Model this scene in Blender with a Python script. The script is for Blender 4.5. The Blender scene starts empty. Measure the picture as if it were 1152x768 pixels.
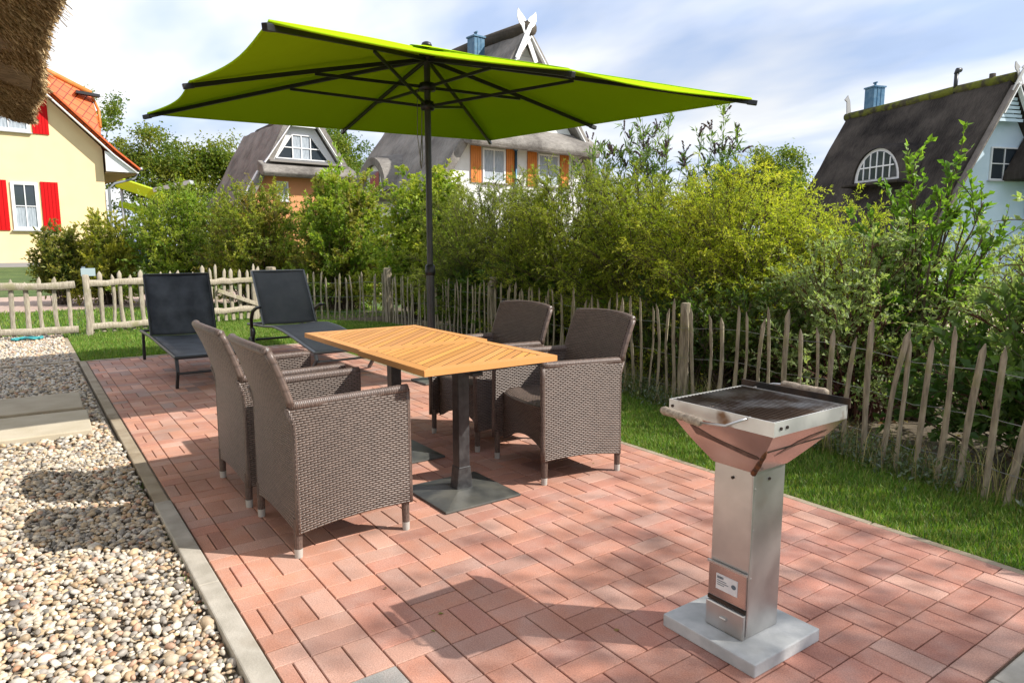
import bpy, math, random
import numpy as np
from mathutils import Vector, Matrix, Euler
R = math.radians
SC = bpy.context.scene
COL = SC.collection
rng = np.random.default_rng(7)
random.seed(7)

# ---------------------------------------------------------------- camera
CAM = np.array([1.03709, -2.26036, 1.29369])
YAW, PITCH, FPX = 2.523635, 0.1375735, 776.666
cd = bpy.data.cameras.new('camera'); cam = bpy.data.objects.new('camera', cd); COL.objects.link(cam)
fwd = Vector((math.cos(YAW)*math.cos(PITCH), math.sin(YAW)*math.cos(PITCH), -math.sin(PITCH)))
cam.location = CAM; cam.rotation_euler = fwd.to_track_quat('-Z', 'Y').to_euler()
cd.sensor_width = 36; cd.lens = FPX/1152*36; cd.clip_end = 3000; cd.clip_start = 0.05
SC.camera = cam

# ---------------------------------------------------------------- sky and sun
SUN_EL, SUN_DIR = R(39.4), (0.69, 0.72)
w = bpy.data.worlds.new('World'); SC.world = w; w.use_nodes = True
nt = w.node_tree; nt.nodes.clear()
N = nt.nodes.new; L = nt.links.new
out = N('ShaderNodeOutputWorld'); bg = N('ShaderNodeBackground'); sky = N('ShaderNodeTexSky')
sky.sky_type = 'NISHITA'; sky.sun_disc = False; sky.sun_elevation = SUN_EL
sky.sun_rotation = math.atan2(SUN_DIR[0], SUN_DIR[1]); sky.air_density = 1.0; sky.dust_density = 0.6; sky.ozone_density = 1.5
tc = N('ShaderNodeTexCoord'); sep = N('ShaderNodeSeparateXYZ'); L(tc.outputs['Generated'], sep.inputs[0])
mz = N('ShaderNodeMath'); mz.operation = 'MAXIMUM'; L(sep.outputs['Z'], mz.inputs[0]); mz.inputs[1].default_value = 0.0
ma = N('ShaderNodeMath'); ma.operation = 'ADD'; L(mz.outputs[0], ma.inputs[0]); ma.inputs[1].default_value = 0.16
dx = N('ShaderNodeMath'); dx.operation = 'DIVIDE'; L(sep.outputs['X'], dx.inputs[0]); L(ma.outputs[0], dx.inputs[1])
dy = N('ShaderNodeMath'); dy.operation = 'DIVIDE'; L(sep.outputs['Y'], dy.inputs[0]); L(ma.outputs[0], dy.inputs[1])
cb = N('ShaderNodeCombineXYZ'); L(dx.outputs[0], cb.inputs[0]); L(dy.outputs[0], cb.inputs[1])
mp = N('ShaderNodeMapping'); mp.inputs['Rotation'].default_value = (0, 0, R(35)); mp.inputs['Scale'].default_value = (0.55, 1.0, 1); mp.inputs['Location'].default_value = (3.1, 0.45, 0)
L(cb.outputs[0], mp.inputs[0])
n1 = N('ShaderNodeTexNoise'); n1.inputs['Scale'].default_value = 0.9; n1.inputs['Detail'].default_value = 7; n1.inputs['Roughness'].default_value = 0.52; n1.inputs['Distortion'].default_value = 0.25
L(mp.outputs[0], n1.inputs['Vector'])
rp = N('ShaderNodeValToRGB'); rp.color_ramp.elements[0].position = 0.36; rp.color_ramp.elements[1].position = 0.55
rp.color_ramp.elements[0].color = (0.66, 0.66, 0.66, 1); rp.color_ramp.elements[1].color = (1, 1, 1, 1)
L(n1.outputs['Fac'], rp.inputs[0])
n2 = N('ShaderNodeTexNoise'); n2.inputs['Scale'].default_value = 1.7; n2.inputs['Detail'].default_value = 4; L(mp.outputs[0], n2.inputs['Vector'])
cr = N('ShaderNodeValToRGB'); cr.color_ramp.elements[0].position = 0.35; cr.color_ramp.elements[1].position = 0.62
cr.color_ramp.elements[0].color = (7.6, 9.4, 13.2, 1); cr.color_ramp.elements[1].color = (14.0, 14.0, 14.2, 1)
L(n2.outputs['Fac'], cr.inputs[0])
mx = N('ShaderNodeMix'); mx.data_type = 'RGBA'; L(rp.outputs[0], mx.inputs[0]); L(sky.outputs[0], mx.inputs[6]); L(cr.outputs[0], mx.inputs[7])
L(mx.outputs[2], bg.inputs[0]); bg.inputs[1].default_value = 0.060; L(bg.outputs[0], out.inputs[0])
sd = bpy.data.lights.new('sun', 'SUN'); sd.energy = 4.9; sd.angle = R(0.55); sd.color = (1.0, 0.955, 0.88)
so = bpy.data.objects.new('sun', sd); COL.objects.link(so)
sv = Vector((SUN_DIR[0]*math.cos(SUN_EL), SUN_DIR[1]*math.cos(SUN_EL), math.sin(SUN_EL)*1.0)).normalized()
so.rotation_euler = sv.to_track_quat('Z', 'Y').to_euler(); so.location = (6, 6, 12)
SC.view_settings.view_transform = 'Standard'; SC.view_settings.look = 'None'
SC.view_settings.exposure = 0.55; SC.view_settings.gamma = 1; SC.view_settings.use_curve_mapping = False
SC.cycles.max_bounces = 8; SC.cycles.transparent_max_bounces = 8

# ---------------------------------------------------------------- helpers
def tag(o, label=None, cat=None, group=None, kind=None):
    if label: o['label'] = label
    if cat: o['category'] = cat
    if group: o['group'] = group
    if kind: o['kind'] = kind
    return o
def thing(name, label, cat, loc=(0, 0, 0), rz=0, group=None):
    o = bpy.data.objects.new(name, None); COL.objects.link(o); o.empty_display_size = 0.2
    o.location = loc; o.rotation_euler = (0, 0, rz)
    return tag(o, label, cat, group)
def copy_tree(o, parent=None):
    c = o.copy(); COL.objects.link(c); c.parent = parent
    for ch in [x for x in bpy.data.objects if x.parent == o]: copy_tree(ch, c)
    return c
def link_mesh(name, me, mat, parent=None, smooth=False, bevel=0, loc=None):
    o = bpy.data.objects.new(name, me); COL.objects.link(o)
    if mat: me.materials.append(mat)
    if smooth: me.polygons.foreach_set('use_smooth', np.ones(len(me.polygons), dtype=bool))
    if parent: o.parent = parent
    if loc is not None: o.location = loc
    if bevel:
        b = o.modifiers.new('bevel', 'BEVEL'); b.width = bevel; b.segments = 2; b.limit_method = 'ANGLE'; b.angle_limit = R(35); b.harden_normals = False
    return o
def np_mesh(name, V, F, mat, parent=None, smooth=False, col=None, uv=None):
    """V (n,3), F (m,k) equal sized faces; col per vertex (n,3); uv per vertex (n,2)"""
    V = np.asarray(V, np.float32); F = np.asarray(F, np.int32); k = F.shape[1]; m = len(F)
    me = bpy.data.meshes.new(name)
    me.vertices.add(len(V)); me.vertices.foreach_set('co', V.ravel())
    me.loops.add(m*k); me.loops.foreach_set('vertex_index', F.ravel())
    me.polygons.add(m); me.polygons.foreach_set('loop_start', np.arange(0, m*k, k, dtype=np.int32))
    me.polygons.foreach_set('loop_total', np.full(m, k, dtype=np.int32))
    if col is not None:
        a = me.color_attributes.new('Col', 'FLOAT_COLOR', 'POINT')
        c4 = np.ones((len(V), 4), np.float32); c4[:, :3] = col; a.data.foreach_set('color', c4.ravel())
    if uv is not None:
        u = me.uv_layers.new(name='UVMap'); u.data.foreach_set('uv', np.asarray(uv, np.float32)[F.ravel()].ravel())
    me.update(calc_edges=True); me.validate()
    if not smooth: me.polygons.foreach_set('use_smooth', np.zeros(len(me.polygons), dtype=bool))
    return link_mesh(name, me, mat, parent, smooth)
class MB:
    def __init__(s): s.v = []; s.f = []; s.uv = []; s.c = []
    def add(s, V, F, uv=None, c=None):
        n = len(s.v); s.v += [tuple(map(float, x)) for x in V]; s.f += [tuple(n+i for i in f) for f in F]
        s.uv += [tuple(x) for x in uv] if uv is not None else [(0, 0)]*len(V)
        s.c += [tuple(c)]*len(V) if c is not None else [(1, 1, 1)]*len(V)
        return s
    def box(s, c, d, rot=None, c_=None, taper=1.0):
        x, y, z = [q/2 for q in d]
        V = [Vector((sx*x*(taper if sz > 0 else 1), sy*y*(taper if sz > 0 else 1), sz*z)) for sz in (-1, 1) for sy in (-1, 1) for sx in (-1, 1)]
        if rot is not None:
            m = rot if isinstance(rot, Matrix) else Euler(rot).to_matrix()
            V = [m @ q for q in V]
        V = [(q.x+c[0], q.y+c[1], q.z+c[2]) for q in V]
        return s.add(V, [(0, 2, 3, 1), (4, 5, 7, 6), (0, 1, 5, 4), (2, 6, 7, 3), (0, 4, 6, 2), (1, 3, 7, 5)], c=c_)
    def bar(s, a, b, wd, ht=None, up=(0, 0, 1)):
        a = Vector(a); b = Vector(b); d = b-a; ln = d.length; d.normalize(); u = Vector(up)
        if abs(d.dot(u)) > .98: u = Vector((1, 0, 0))
        sx = d.cross(u).normalized(); u2 = sx.cross(d)
        m = Matrix((sx, d, u2)).transposed()
        return s.box((a+b)/2, (wd, ln, ht or wd), m)
    def tube(s, pts, r, n=8, cap=True):
        pts = [Vector(q) for q in pts]; m = len(pts)
        rs = r if hasattr(r, '__len__') else [r]*m
        V = []; F = []; ref = None
        for i, q in enumerate(pts):
            t = (pts[min(i+1, m-1)]-pts[max(i-1, 0)])
            t = t.normalized() if t.length > 1e-9 else Vector((0, 0, 1))
            if ref is None: ref = t.orthogonal().normalized()
            ref = (ref - t*ref.dot(t)); ref = ref.normalized() if ref.length > 1e-6 else t.orthogonal().normalized()
            b = t.cross(ref)
            for k in range(n):
                a = 2*math.pi*k/n; V.append(q+(ref*math.cos(a)+b*math.sin(a))*rs[i])
        for i in range(m-1):
            for k in range(n): F.append((i*n+k, i*n+(k+1) % n, (i+1)*n+(k+1) % n, (i+1)*n+k))
        if cap: F += [tuple(range(n))[::-1], tuple((m-1)*n+k for k in range(n))]
        return s.add(V, F)
    def lathe(s, prof, c=(0, 0, 0), n=20):
        V = []; F = []
        for (r, z) in prof:
            for k in range(n):
                a = 2*math.pi*k/n; V.append((c[0]+r*math.cos(a), c[1]+r*math.sin(a), c[2]+z))
        for i in range(len(prof)-1):
            for k in range(n): F.append((i*n+k, i*n+(k+1) % n, (i+1)*n+(k+1) % n, (i+1)*n+k))
        F += [tuple(range(n))[::-1], tuple((len(prof)-1)*n+k for k in range(n))]
        return s.add(V, F)
    def prism(s, poly, a, b, axis='x'):
        """closed polygon in the other two axes, extruded from a to b along axis"""
        n = len(poly)
        def P(u, v, t): return {'x': (t, u, v), 'y': (u, t, v), 'z': (u, v, t)}[axis]
        V = [P(u, v, a) for u, v in poly]+[P(u, v, b) for u, v in poly]
        F = [tuple(range(n))[::-1], tuple(range(n, 2*n))]+[(i, (i+1) % n, n+(i+1) % n, n+i) for i in range(n)]
        return s.add(V, F)
    def shell(s, fn, nu, nv, th, uvs=(1, 1)):
        """closed thick sheet from fn(u,v), metric uv"""
        P = np.array([[fn(i/nu, j/nv) for i in range(nu+1)] for j in range(nv+1)], float)
        du = np.gradient(P, axis=1); dv = np.gradient(P, axis=0); nn = np.cross(du, dv)
        nn /= np.linalg.norm(nn, axis=2, keepdims=True)+1e-12
        A = P; B = P-nn*th
        ul = np.concatenate([[0], np.cumsum(np.linalg.norm(P[nv//2, 1:]-P[nv//2, :-1], axis=1))])
        vl = np.concatenate([[0], np.cumsum(np.linalg.norm(P[1:, nu//2]-P[:-1, nu//2], axis=1))])
        UV = [(ul[i], vl[j]) for j in range(nv+1) for i in range(nu+1)]
        V = [tuple(q) for q in A.reshape(-1, 3)]+[tuple(q) for q in B.reshape(-1, 3)]
        n = (nu+1)*(nv+1); I = lambda i, j: j*(nu+1)+i; F = []
        for j in range(nv):
            for i in range(nu):
                F.append((I(i, j), I(i+1, j), I(i+1, j+1), I(i, j+1))); F.append((n+I(i, j), n+I(i, j+1), n+I(i+1, j+1), n+I(i+1, j)))
        # rim
        for i in range(nu):
            F.append((I(i, 0), n+I(i, 0), n+I(i+1, 0), I(i+1, 0))); F.append((I(i, nv), I(i+1, nv), n+I(i+1, nv), n+I(i, nv)))
        for j in range(nv):
            F.append((I(0, j), I(0, j+1), n+I(0, j+1), n+I(0, j))); F.append((I(nu, j), n+I(nu, j), n+I(nu, j+1), I(nu, j+1)))
        return s.add(V, F, uv=UV+UV)
    def build(s, name, mat, parent=None, smooth=False, bevel=0, org=None, col=False, uv=False, sharp=None):
        me = bpy.data.meshes.new(name)
        V = s.v if org is None else [(a-org[0], b-org[1], c-org[2]) for a, b, c in s.v]
        me.from_pydata(V, [], s.f)
        if uv:
            u = me.uv_layers.new(name='UVMap')
            for lp in me.loops: u.data[lp.index].uv = s.uv[lp.vertex_index]
        if col:
            a = me.color_attributes.new('Col', 'FLOAT_COLOR', 'POINT')
            for i, c in enumerate(s.c): a.data[i].color = (*c, 1)
        import bmesh
        bm = bmesh.new(); bm.from_mesh(me); bmesh.ops.recalc_face_normals(bm, faces=bm.faces); bm.to_mesh(me); bm.free()
        o = link_mesh(name, me, mat, parent, smooth, bevel)
        if smooth and sharp is not None: me.set_sharp_from_angle(angle=R(sharp))
        return o

# ---------------------------------------------------------------- materials
_mc = {}
def new_mat(name):
    m = bpy.data.materials.new(name); m.use_nodes = True; m.node_tree.nodes.clear()
    return m, m.node_tree.nodes.new, m.node_tree.links.new
def pm(name, col, rough=.7, metal=0, col2=None, nscale=8, ndetail=5, nlow=.35, nhigh=.65, bump=0, bscale=40, bdist=.01, attr=False, spec=.5, stretch=None, coat=0, blotch=None):
    if name in _mc: return _mc[name]
    m, N, L = new_mat(name)
    o = N('ShaderNodeOutputMaterial'); p = N('ShaderNodeBsdfPrincipled'); L(p.outputs[0], o.inputs[0])
    p.inputs['Roughness'].default_value = rough; p.inputs['Metallic'].default_value = metal
    p.inputs['Specular IOR Level'].default_value = spec; p.inputs['Coat Weight'].default_value = coat
    tc = N('ShaderNodeTexCoord'); vec = tc.outputs['Object']
    if stretch:
        mp = N('ShaderNodeMapping'); mp.inputs['Scale'].default_value = stretch; L(vec, mp.inputs[0]); vec = mp.outputs[0]
    csrc = None
    if attr:
        a = N('ShaderNodeAttribute'); a.attribute_name = 'Col'; csrc = a.outputs['Color']
    if col2 is not None:
        n = N('ShaderNodeTexNoise'); n.inputs['Scale'].default_value = nscale; n.inputs['Detail'].default_value = ndetail; L(vec, n.inputs['Vector'])
        r = N('ShaderNodeMapRange'); r.inputs[1].default_value = nlow; r.inputs[2].default_value = nhigh; L(n.outputs['Fac'], r.inputs[0])
        x = N('ShaderNodeMix'); x.data_type = 'RGBA'; L(r.outputs[0], x.inputs[0])
        x.inputs[6].default_value = (*col, 1); x.inputs[7].default_value = (*col2, 1); base = x.outputs[2]
        if blotch:
            n3 = N('ShaderNodeTexNoise'); n3.inputs['Scale'].default_value = blotch[0]; n3.inputs['Detail'].default_value = 3; L(tc.outputs['Object'], n3.inputs['Vector'])
            r3 = N('ShaderNodeMapRange'); r3.inputs[1].default_value = blotch[1]; r3.inputs[2].default_value = blotch[2]; L(n3.outputs['Fac'], r3.inputs[0])
            x3 = N('ShaderNodeMix'); x3.data_type = 'RGBA'; L(r3.outputs[0], x3.inputs[0]); L(base, x3.inputs[6]); x3.inputs[7].default_value = (*blotch[3], 1); base = x3.outputs[2]
        if csrc is not None:
            y = N('ShaderNodeMix'); y.data_type = 'RGBA'; y.blend_type = 'MULTIPLY'; y.inputs[0].default_value = 1; L(base, y.inputs[6]); L(csrc, y.inputs[7]); base = y.outputs[2]
        L(base, p.inputs['Base Color'])
    elif csrc is not None: L(csrc, p.inputs['Base Color'])
    else: p.inputs['Base Color'].default_value = (*col, 1)
    if bump:
        b = N('ShaderNodeBump'); b.inputs['Strength'].default_value = bump; b.inputs['Distance'].default_value = bdist
        n4 = N('ShaderNodeTexNoise'); n4.inputs['Scale'].default_value = bscale; n4.inputs['Detail'].default_value = 6; L(vec, n4.inputs['Vector'])
        L(n4.outputs['Fac'], b.inputs['Height']); L(b.outputs[0], p.inputs['Normal'])
    _mc[name] = m
    return m
def leaf_mat(name, transl=.42, rough=.5, spec=.35):
    if name in _mc: return _mc[name]
    m, N, L = new_mat(name)
    o = N('ShaderNodeOutputMaterial'); p = N('ShaderNodeBsdfPrincipled'); t = N('ShaderNodeBsdfTranslucent'); mx = N('ShaderNodeMixShader')
    a = N('ShaderNodeAttribute'); a.attribute_name = 'Col'
    L(a.outputs['Color'], p.inputs['Base Color'])
    g = N('ShaderNodeMix'); g.data_type = 'RGBA'; g.blend_type = 'MULTIPLY'; g.inputs[0].default_value = 1; L(a.outputs['Color'], g.inputs[6]); g.inputs[7].default_value = (1.5, 1.6, .7, 1)
    L(g.outputs[2], t.inputs['Color'])
    p.inputs['Roughness'].default_value = rough; p.inputs['Specular IOR Level'].default_value = spec
    mx.inputs[0].default_value = transl; L(p.outputs[0], mx.inputs[1]); L(t.outputs[0], mx.inputs[2]); L(mx.outputs[0], o.inputs[0])
    _mc[name] = m
    return m
def weave_mat(name, c_hi, c_lo, a=.030, b=.0100, swap=False, dist=.0045):
    """woven flat rattan from metric uv: a = pitch of the uprights, b = pitch of the strands"""
    m, N, L = new_mat(name)
    o = N('ShaderNodeOutputMaterial'); p = N('ShaderNodeBsdfPrincipled'); L(p.outputs[0], o.inputs[0])
    uv = N('ShaderNodeUVMap'); s = N('ShaderNodeSeparateXYZ'); L(uv.outputs[0], s.inputs[0])
    def M(op, x, y=None, z=None):
        n = N('ShaderNodeMath'); n.operation = op
        for i, q in enumerate((x, y, z)):
            if q is None: continue
            if isinstance(q, (int, float)): n.inputs[i].default_value = q
            else: L(q, n.inputs[i])
        return n.outputs[0]
    U, V = (s.outputs['Y'], s.outputs['X']) if swap else (s.outputs['X'], s.outputs['Y'])
    v = M('DIVIDE', V, b); row = M('FLOOR', v); fv = M('FRACT', v)
    u = M('DIVIDE', U, a); par = M('MODULO', row, 2.0); u2 = M('ADD', u, M('MULTIPLY', par, 0.5)); fu = M('FRACT', u2)
    # strand cross profile and over/under wave
    sv = M('SINE', M('MULTIPLY', fv, math.pi)); prof = M('POWER', sv, 0.9)
    wave = M('MINIMUM', M('MULTIPLY', M('ABSOLUTE', M('SUBTRACT', fu, .5)), 5.0), 1.0)
    hgt = M('MULTIPLY', prof, M('ADD', M('MULTIPLY', M('POWER', wave, .55), .85), .15))
    wn = N('ShaderNodeTexWhiteNoise'); wn.noise_dimensions = '2D'; cbn = N('ShaderNodeCombineXYZ'); L(M('FLOOR', u2), cbn.inputs[0]); L(row, cbn.inputs[1]); L(cbn.outputs[0], wn.inputs['Vector'])
    x = N('ShaderNodeMix'); x.data_type = 'RGBA'; L(M('POWER', hgt, 0.8), x.inputs[0]); x.inputs[6].default_value = (*c_lo, 1); x.inputs[7].default_value = (*c_hi, 1)  # shade between the strands is put into the colour by height
    y = N('ShaderNodeMix'); y.data_type = 'RGBA'; y.blend_type = 'MULTIPLY'; y.inputs[0].default_value = 1; L(x.outputs[2], y.inputs[6])
    k = M('ADD', M('MULTIPLY', wn.outputs['Value'], .35), .8); ck = N('ShaderNodeCombineXYZ'); L(k, ck.inputs[0]); L(k, ck.inputs[1]); L(k, ck.inputs[2]); L(ck.outputs[0], y.inputs[7])
    L(y.outputs[2], p.inputs['Base Color']); p.inputs['Roughness'].default_value = .42; p.inputs['Specular IOR Level'].default_value = .5
    bp = N('ShaderNodeBump'); bp.inputs['Strength'].default_value = 1.0; bp.inputs['Distance'].default_value = dist; L(hgt, bp.inputs['Height']); L(bp.outputs[0], p.inputs['Normal'])
    return m
# ---------------------------------------------------------------- ground
def sheet(name, poly, z, mat, kind='structure'):
    me = bpy.data.meshes.new(name); me.from_pydata([(x, y, z) for x, y in poly], [], [tuple(range(len(poly)))])
    o = link_mesh(name, me, mat); o['kind'] = kind; return o
m_soil = pm('soil', (.075, .055, .035), .95, col2=(.14, .11, .07), nscale=3, bump=.6, bscale=30, bdist=.02)
m_turf = pm('turf', (.045, .085, .016), .95, col2=(.085, .13, .03), nscale=2.2, bump=.8, bscale=60, bdist=.03, blotch=(.6, .55, .75, (.13, .13, .05)))
sheet('ground', [(-300, -300), (200, -300), (200, 300), (-300, 300)], -.06, m_turf)
sheet('soil_bed', [(-11.6, 1.9), (-9.5, 2.6), (-6.2, 2.45), (-2.6, 1.85), (-.2, 1.5), (2.2, 1.1), (2.6, 4.2), (-6.5, 5.2), (-13, 5.5)], -.035, m_soil)
# rise of the lawn towards the yellow house
def bank():
    nx, ny = 40, 40; xs = np.linspace(-60, -22, nx); ys = np.linspace(-30, 12, ny)
    V = [(x, y, -.055+.5*max(0, min(1, (-23-x)/8.0))) for y in ys for x in xs]
    F = [(j*nx+i, j*nx+i+1, (j+1)*nx+i+1, (j+1)*nx+i) for j in range(ny-1) for i in range(nx-1)]
    o = np_mesh('lawn_bank', V, F, m_turf); o['kind'] = 'structure'
bank()
m_drive = pm('driveway', (.42, .30, .24), .9, col2=(.34, .25, .21), nscale=3, bump=.2)
sheet('driveway', [(-21.5, -30), (-16.2, -30), (-16.2, 30), (-21.5, 30)], -.05, m_drive)
sheet('street', [(-14, 12), (6, 7), (9, 11), (-12, 17)], -.05, m_drive)

# ---------------------------------------------------------------- patio of basket-weave bricks
def patio():
    V = []; F = []; C = []
    def brick(x0, x1, y0, y1):
        g = .0024; x0 += g; x1 -= g; y0 += g; y1 -= g; e = .0022
        if x1-x0 < .02 or y1-y0 < .02: return
        cx, cy = (x0+x1)/2, (y0+y1)/2
        r = random.random()
        base = np.array([.515, .252, .170]); red = np.array([.385, .168, .130]); pale = np.array([.53, .34, .27]); gry = np.array([.30, .235, .215]); plum = np.array([.27, .12, .11])
        t = min(1, max(0, (cx+2.6+.5*(cy))/2.6))       # darker red towards the grill, shade put into the brick colour
        c = base*(1-t*.6)+red*(t*.6)
        if r < .14: c = c*.5+pale*.5
        elif r < .18: c = c*.65+gry*.35
        elif r < .27: c = c*.68+plum*.32
        elif r < .45: c = c*.6+red*.4
        if cx < -5 and random.random() < .22: c = c*.4+gry*.6
        c = c*(0.86+.24*random.random())
        if -.83 < cx < -.5 and -1.62 < cy < -1.38: c = np.array([.30, .29, .27])
        z = random.uniform(-.0006, .0006); tx = random.uniform(-.002, .002); ty = random.uniform(-.002, .002); n = len(V)
        for (a, b, zz) in [(x0+e, y0+e, 0), (x1-e, y0+e, 0), (x1-e, y1-e, 0), (x0+e, y1-e, 0), (x0, y0, -e), (x1, y0, -e), (x1, y1, -e), (x0, y1, -e), (x0, y0, -.05), (x1, y0, -.05), (x1, y1, -.05), (x0, y1, -.05)]:
            V.append((a, b, z+zz+(a-cx)*tx+(b-cy)*ty)); C.append(c)
        F.append((n, n+1, n+2, n+3))
        for k in range(4):
            k2 = (k+1) % 4; F.append((n+4+k, n+4+k2, n+k2, n+k)); F.append((n+8+k, n+8+k2, n+4+k2, n+4+k))
    u = .2
    for i in range(-40, 1):
        for j in range(-8, 4):
            x, y = i*u, j*u
            if (i+j) % 2: brick(x, x+u, y, y+u/2); brick(x, x+u, y+u/2, y+u)
            else: brick(x, x+u/2, y, y+u); brick(x+u/2, x+u, y, y+u)
        y = -1.715
        if i % 2: brick(i*u, i*u+u, y, y+.055); brick(i*u, i*u+u, y+.055, -1.6)
        else: brick(i*u, i*u+.1, y, -1.6); brick(i*u+.1, i*u+u, y, -1.6)
    for i in range(-80, 3): 
        if i % 2 == 0: brick(i*.1+.03, i*.1+.23, .8, .9)
    for j in range(-9, 5): brick(.2, .3, max(-1.715, j*u), min(.9, j*u+u))
    o = np_mesh('patio', V, F, m_brick, col=C); o['kind'] = 'structure'
    s = sheet('joint_sand', [(-8.05, -1.73), (.31, -1.73), (.31, .91), (-8.05, .91)], -.010, pm('joint', (.10, .075, .055), .95, col2=(.16, .12, .08), nscale=60))
def brick_mat():
    m, N, L = new_mat('brick_paver')
    o = N('ShaderNodeOutputMaterial'); p = N('ShaderNodeBsdfPrincipled'); L(p.outputs[0], o.inputs[0])
    a = N('ShaderNodeAttribute'); a.attribute_name = 'Col'; tc = N('ShaderNodeTexCoord')
    n = N('ShaderNodeTexNoise'); n.inputs['Scale'].default_value = 7; n.inputs['Detail'].default_value = 6; n.inputs['Roughness'].default_value = .6; L(tc.outputs['Object'], n.inputs['Vector'])
    r = N('ShaderNodeMapRange'); r.inputs[1].default_value = .42; r.inputs[2].default_value = .72; r.inputs[4].default_value = .42; L(n.outputs['Fac'], r.inputs[0])
    x = N('ShaderNodeMix'); x.data_type = 'RGBA'; L(r.outputs[0], x.inputs[0]); L(a.outputs['Color'], x.inputs[6]); x.inputs[7].default_value = (.50, .36, .31, 1)
    n2 = N('ShaderNodeTexNoise'); n2.inputs['Scale'].default_value = 220; n2.inputs['Detail'].default_value = 3; L(tc.outputs['Object'], n2.inputs['Vector'])
    r2 = N('ShaderNodeMapRange'); r2.inputs[1].default_value = .3; r2.inputs[2].default_value = .7; r2.inputs[3].default_value = .74; r2.inputs[4].default_value = 1.20; L(n2.outputs['Fac'], r2.inputs[0])
    n5 = N('ShaderNodeTexNoise'); n5.inputs['Scale'].default_value = 1.6; n5.inputs['Detail'].default_value = 4; L(tc.outputs['Object'], n5.inputs['Vector'])
    r5 = N('ShaderNodeMapRange'); r5.inputs[1].default_value = .35; r5.inputs[2].default_value = .7; r5.inputs[3].default_value = .78; r5.inputs[4].default_value = 1.12; L(n5.outputs['Fac'], r5.inputs[0])
    mm = N('ShaderNodeMath'); mm.operation = 'MULTIPLY'; L(r2.outputs[0], mm.inputs[0]); L(r5.outputs[0], mm.inputs[1])
    v = N('ShaderNodeVectorMath'); v.operation = 'SCALE'; L(x.outputs[2], v.inputs[0]); L(mm.outputs[0], v.inputs['Scale']); L(v.outputs[0], p.inputs['Base Color'])
    p.inputs['Roughness'].default_value = .82; p.inputs['Specular IOR Level'].default_value = .3
    b = N('ShaderNodeBump'); b.inputs['Strength'].default_value = .35; b.inputs['Distance'].default_value = .002
    n3 = N('ShaderNodeTexNoise'); n3.inputs['Scale'].default_value = 140; n3.inputs['Detail'].default_value = 5; L(tc.outputs['Object'], n3.inputs['Vector']); L(n3.outputs['Fac'], b.inputs['Height']); L(b.outputs[0], p.inputs['Normal'])
    return m
m_brick = brick_mat(); patio()
m_kl = pm('kerb_light', (.44, .40, .34), .85, col2=(.32, .29, .24), nscale=9, bump=.5, bscale=120, bdist=.003, blotch=(4, .55, .75, (.24, .20, .15)))
m_kd = pm('kerb_worn', (.24, .185, .12), .9, col2=(.34, .28, .20), nscale=7, bump=.6, bscale=90, bdist=.004)
def kerb(x0, x1, y0, y1, top, mat, name='kerb'):
    k = MB(); n = max(1, round(max(x1-x0, y1-y0)/1.0))
    for i in range(n):
        if x1-x0 > y1-y0: a, b = x0+(x1-x0)*i/n, x0+(x1-x0)*(i+1)/n; k.box(((a+b)/2, (y0+y1)/2, top/2-.05), (b-a-.004, y1-y0, .1+top))
        else: a, b = y0+(y1-y0)*i/n, y0+(y1-y0)*(i+1)/n; k.box(((x0+x1)/2, (a+b)/2, top/2-.05), (x1-x0, b-a-.004, .1+top))
    k.build(name, mat, bevel=.006)['kind'] = 'structure'
kerb(-2.73, .44, -1.80, -1.722, .012, m_kl); kerb(-8.12, -2.735, -1.79, -1.722, -.004, m_kd)
kerb(-8.1, .43, .905, .95, -.002, m_kd); kerb(.312, .44, -1.72, .90, .01, m_kl); kerb(-8.13, -8.06, -1.72, .90, -.003, m_kd)
kerb(-10.6, -8.14, -1.83, -1.77, -.006, m_kd); kerb(-8.13, -8.06, -3.5, -1.83, .006, m_kd)

# ---------------------------------------------------------------- gravel
sheet('gravel_bed', [(-11.4, -3.6), (3, -3.6), (3, -1.8), (-11.4, -1.8)], -.032, pm('gravel_sand', (.13, .105, .08), .95, col2=(.24, .20, .15), nscale=50))
def ico(sub):
    import bmesh
    bm = bmesh.new(); bmesh.ops.create_icosphere(bm, subdivisions=sub, radius=1)
    V = np.array([v.co[:] for v in bm.verts]); F = np.array([[v.index for v in f.verts] for f in bm.faces]); bm.free(); return V, F
def rand_rot(n):
    q = rng.normal(size=(n, 4)); q /= np.linalg.norm(q, axis=1, keepdims=True); a, b, c, d = q.T
    return np.stack([np.stack([1-2*(c*c+d*d), 2*(b*c-a*d), 2*(b*d+a*c)], 1), np.stack([2*(b*c+a*d), 1-2*(b*b+d*d), 2*(c*d-a*b)], 1), np.stack([2*(b*d-a*c), 2*(c*d+a*b), 1-2*(b*b+c*c)], 1)], 1)
PEB = np.array([(.56, .49, .39), (.64, .57, .47), (.45, .36, .26), (.54, .40, .26), (.33, .30, .27), (.22, .21, .20), (.62, .60, .57), (.50, .33, .25), (.38, .36, .34), (.55, .44, .30), (.16, .15, .15), (.66, .62, .55), (.47, .27, .17), (.44, .42, .40)])
PW = np.array([14, 14, 9, 8, 7, 5, 12, 5, 8, 8, 2, 12, 1.5, 8]); PW = PW/PW.sum()
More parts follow.
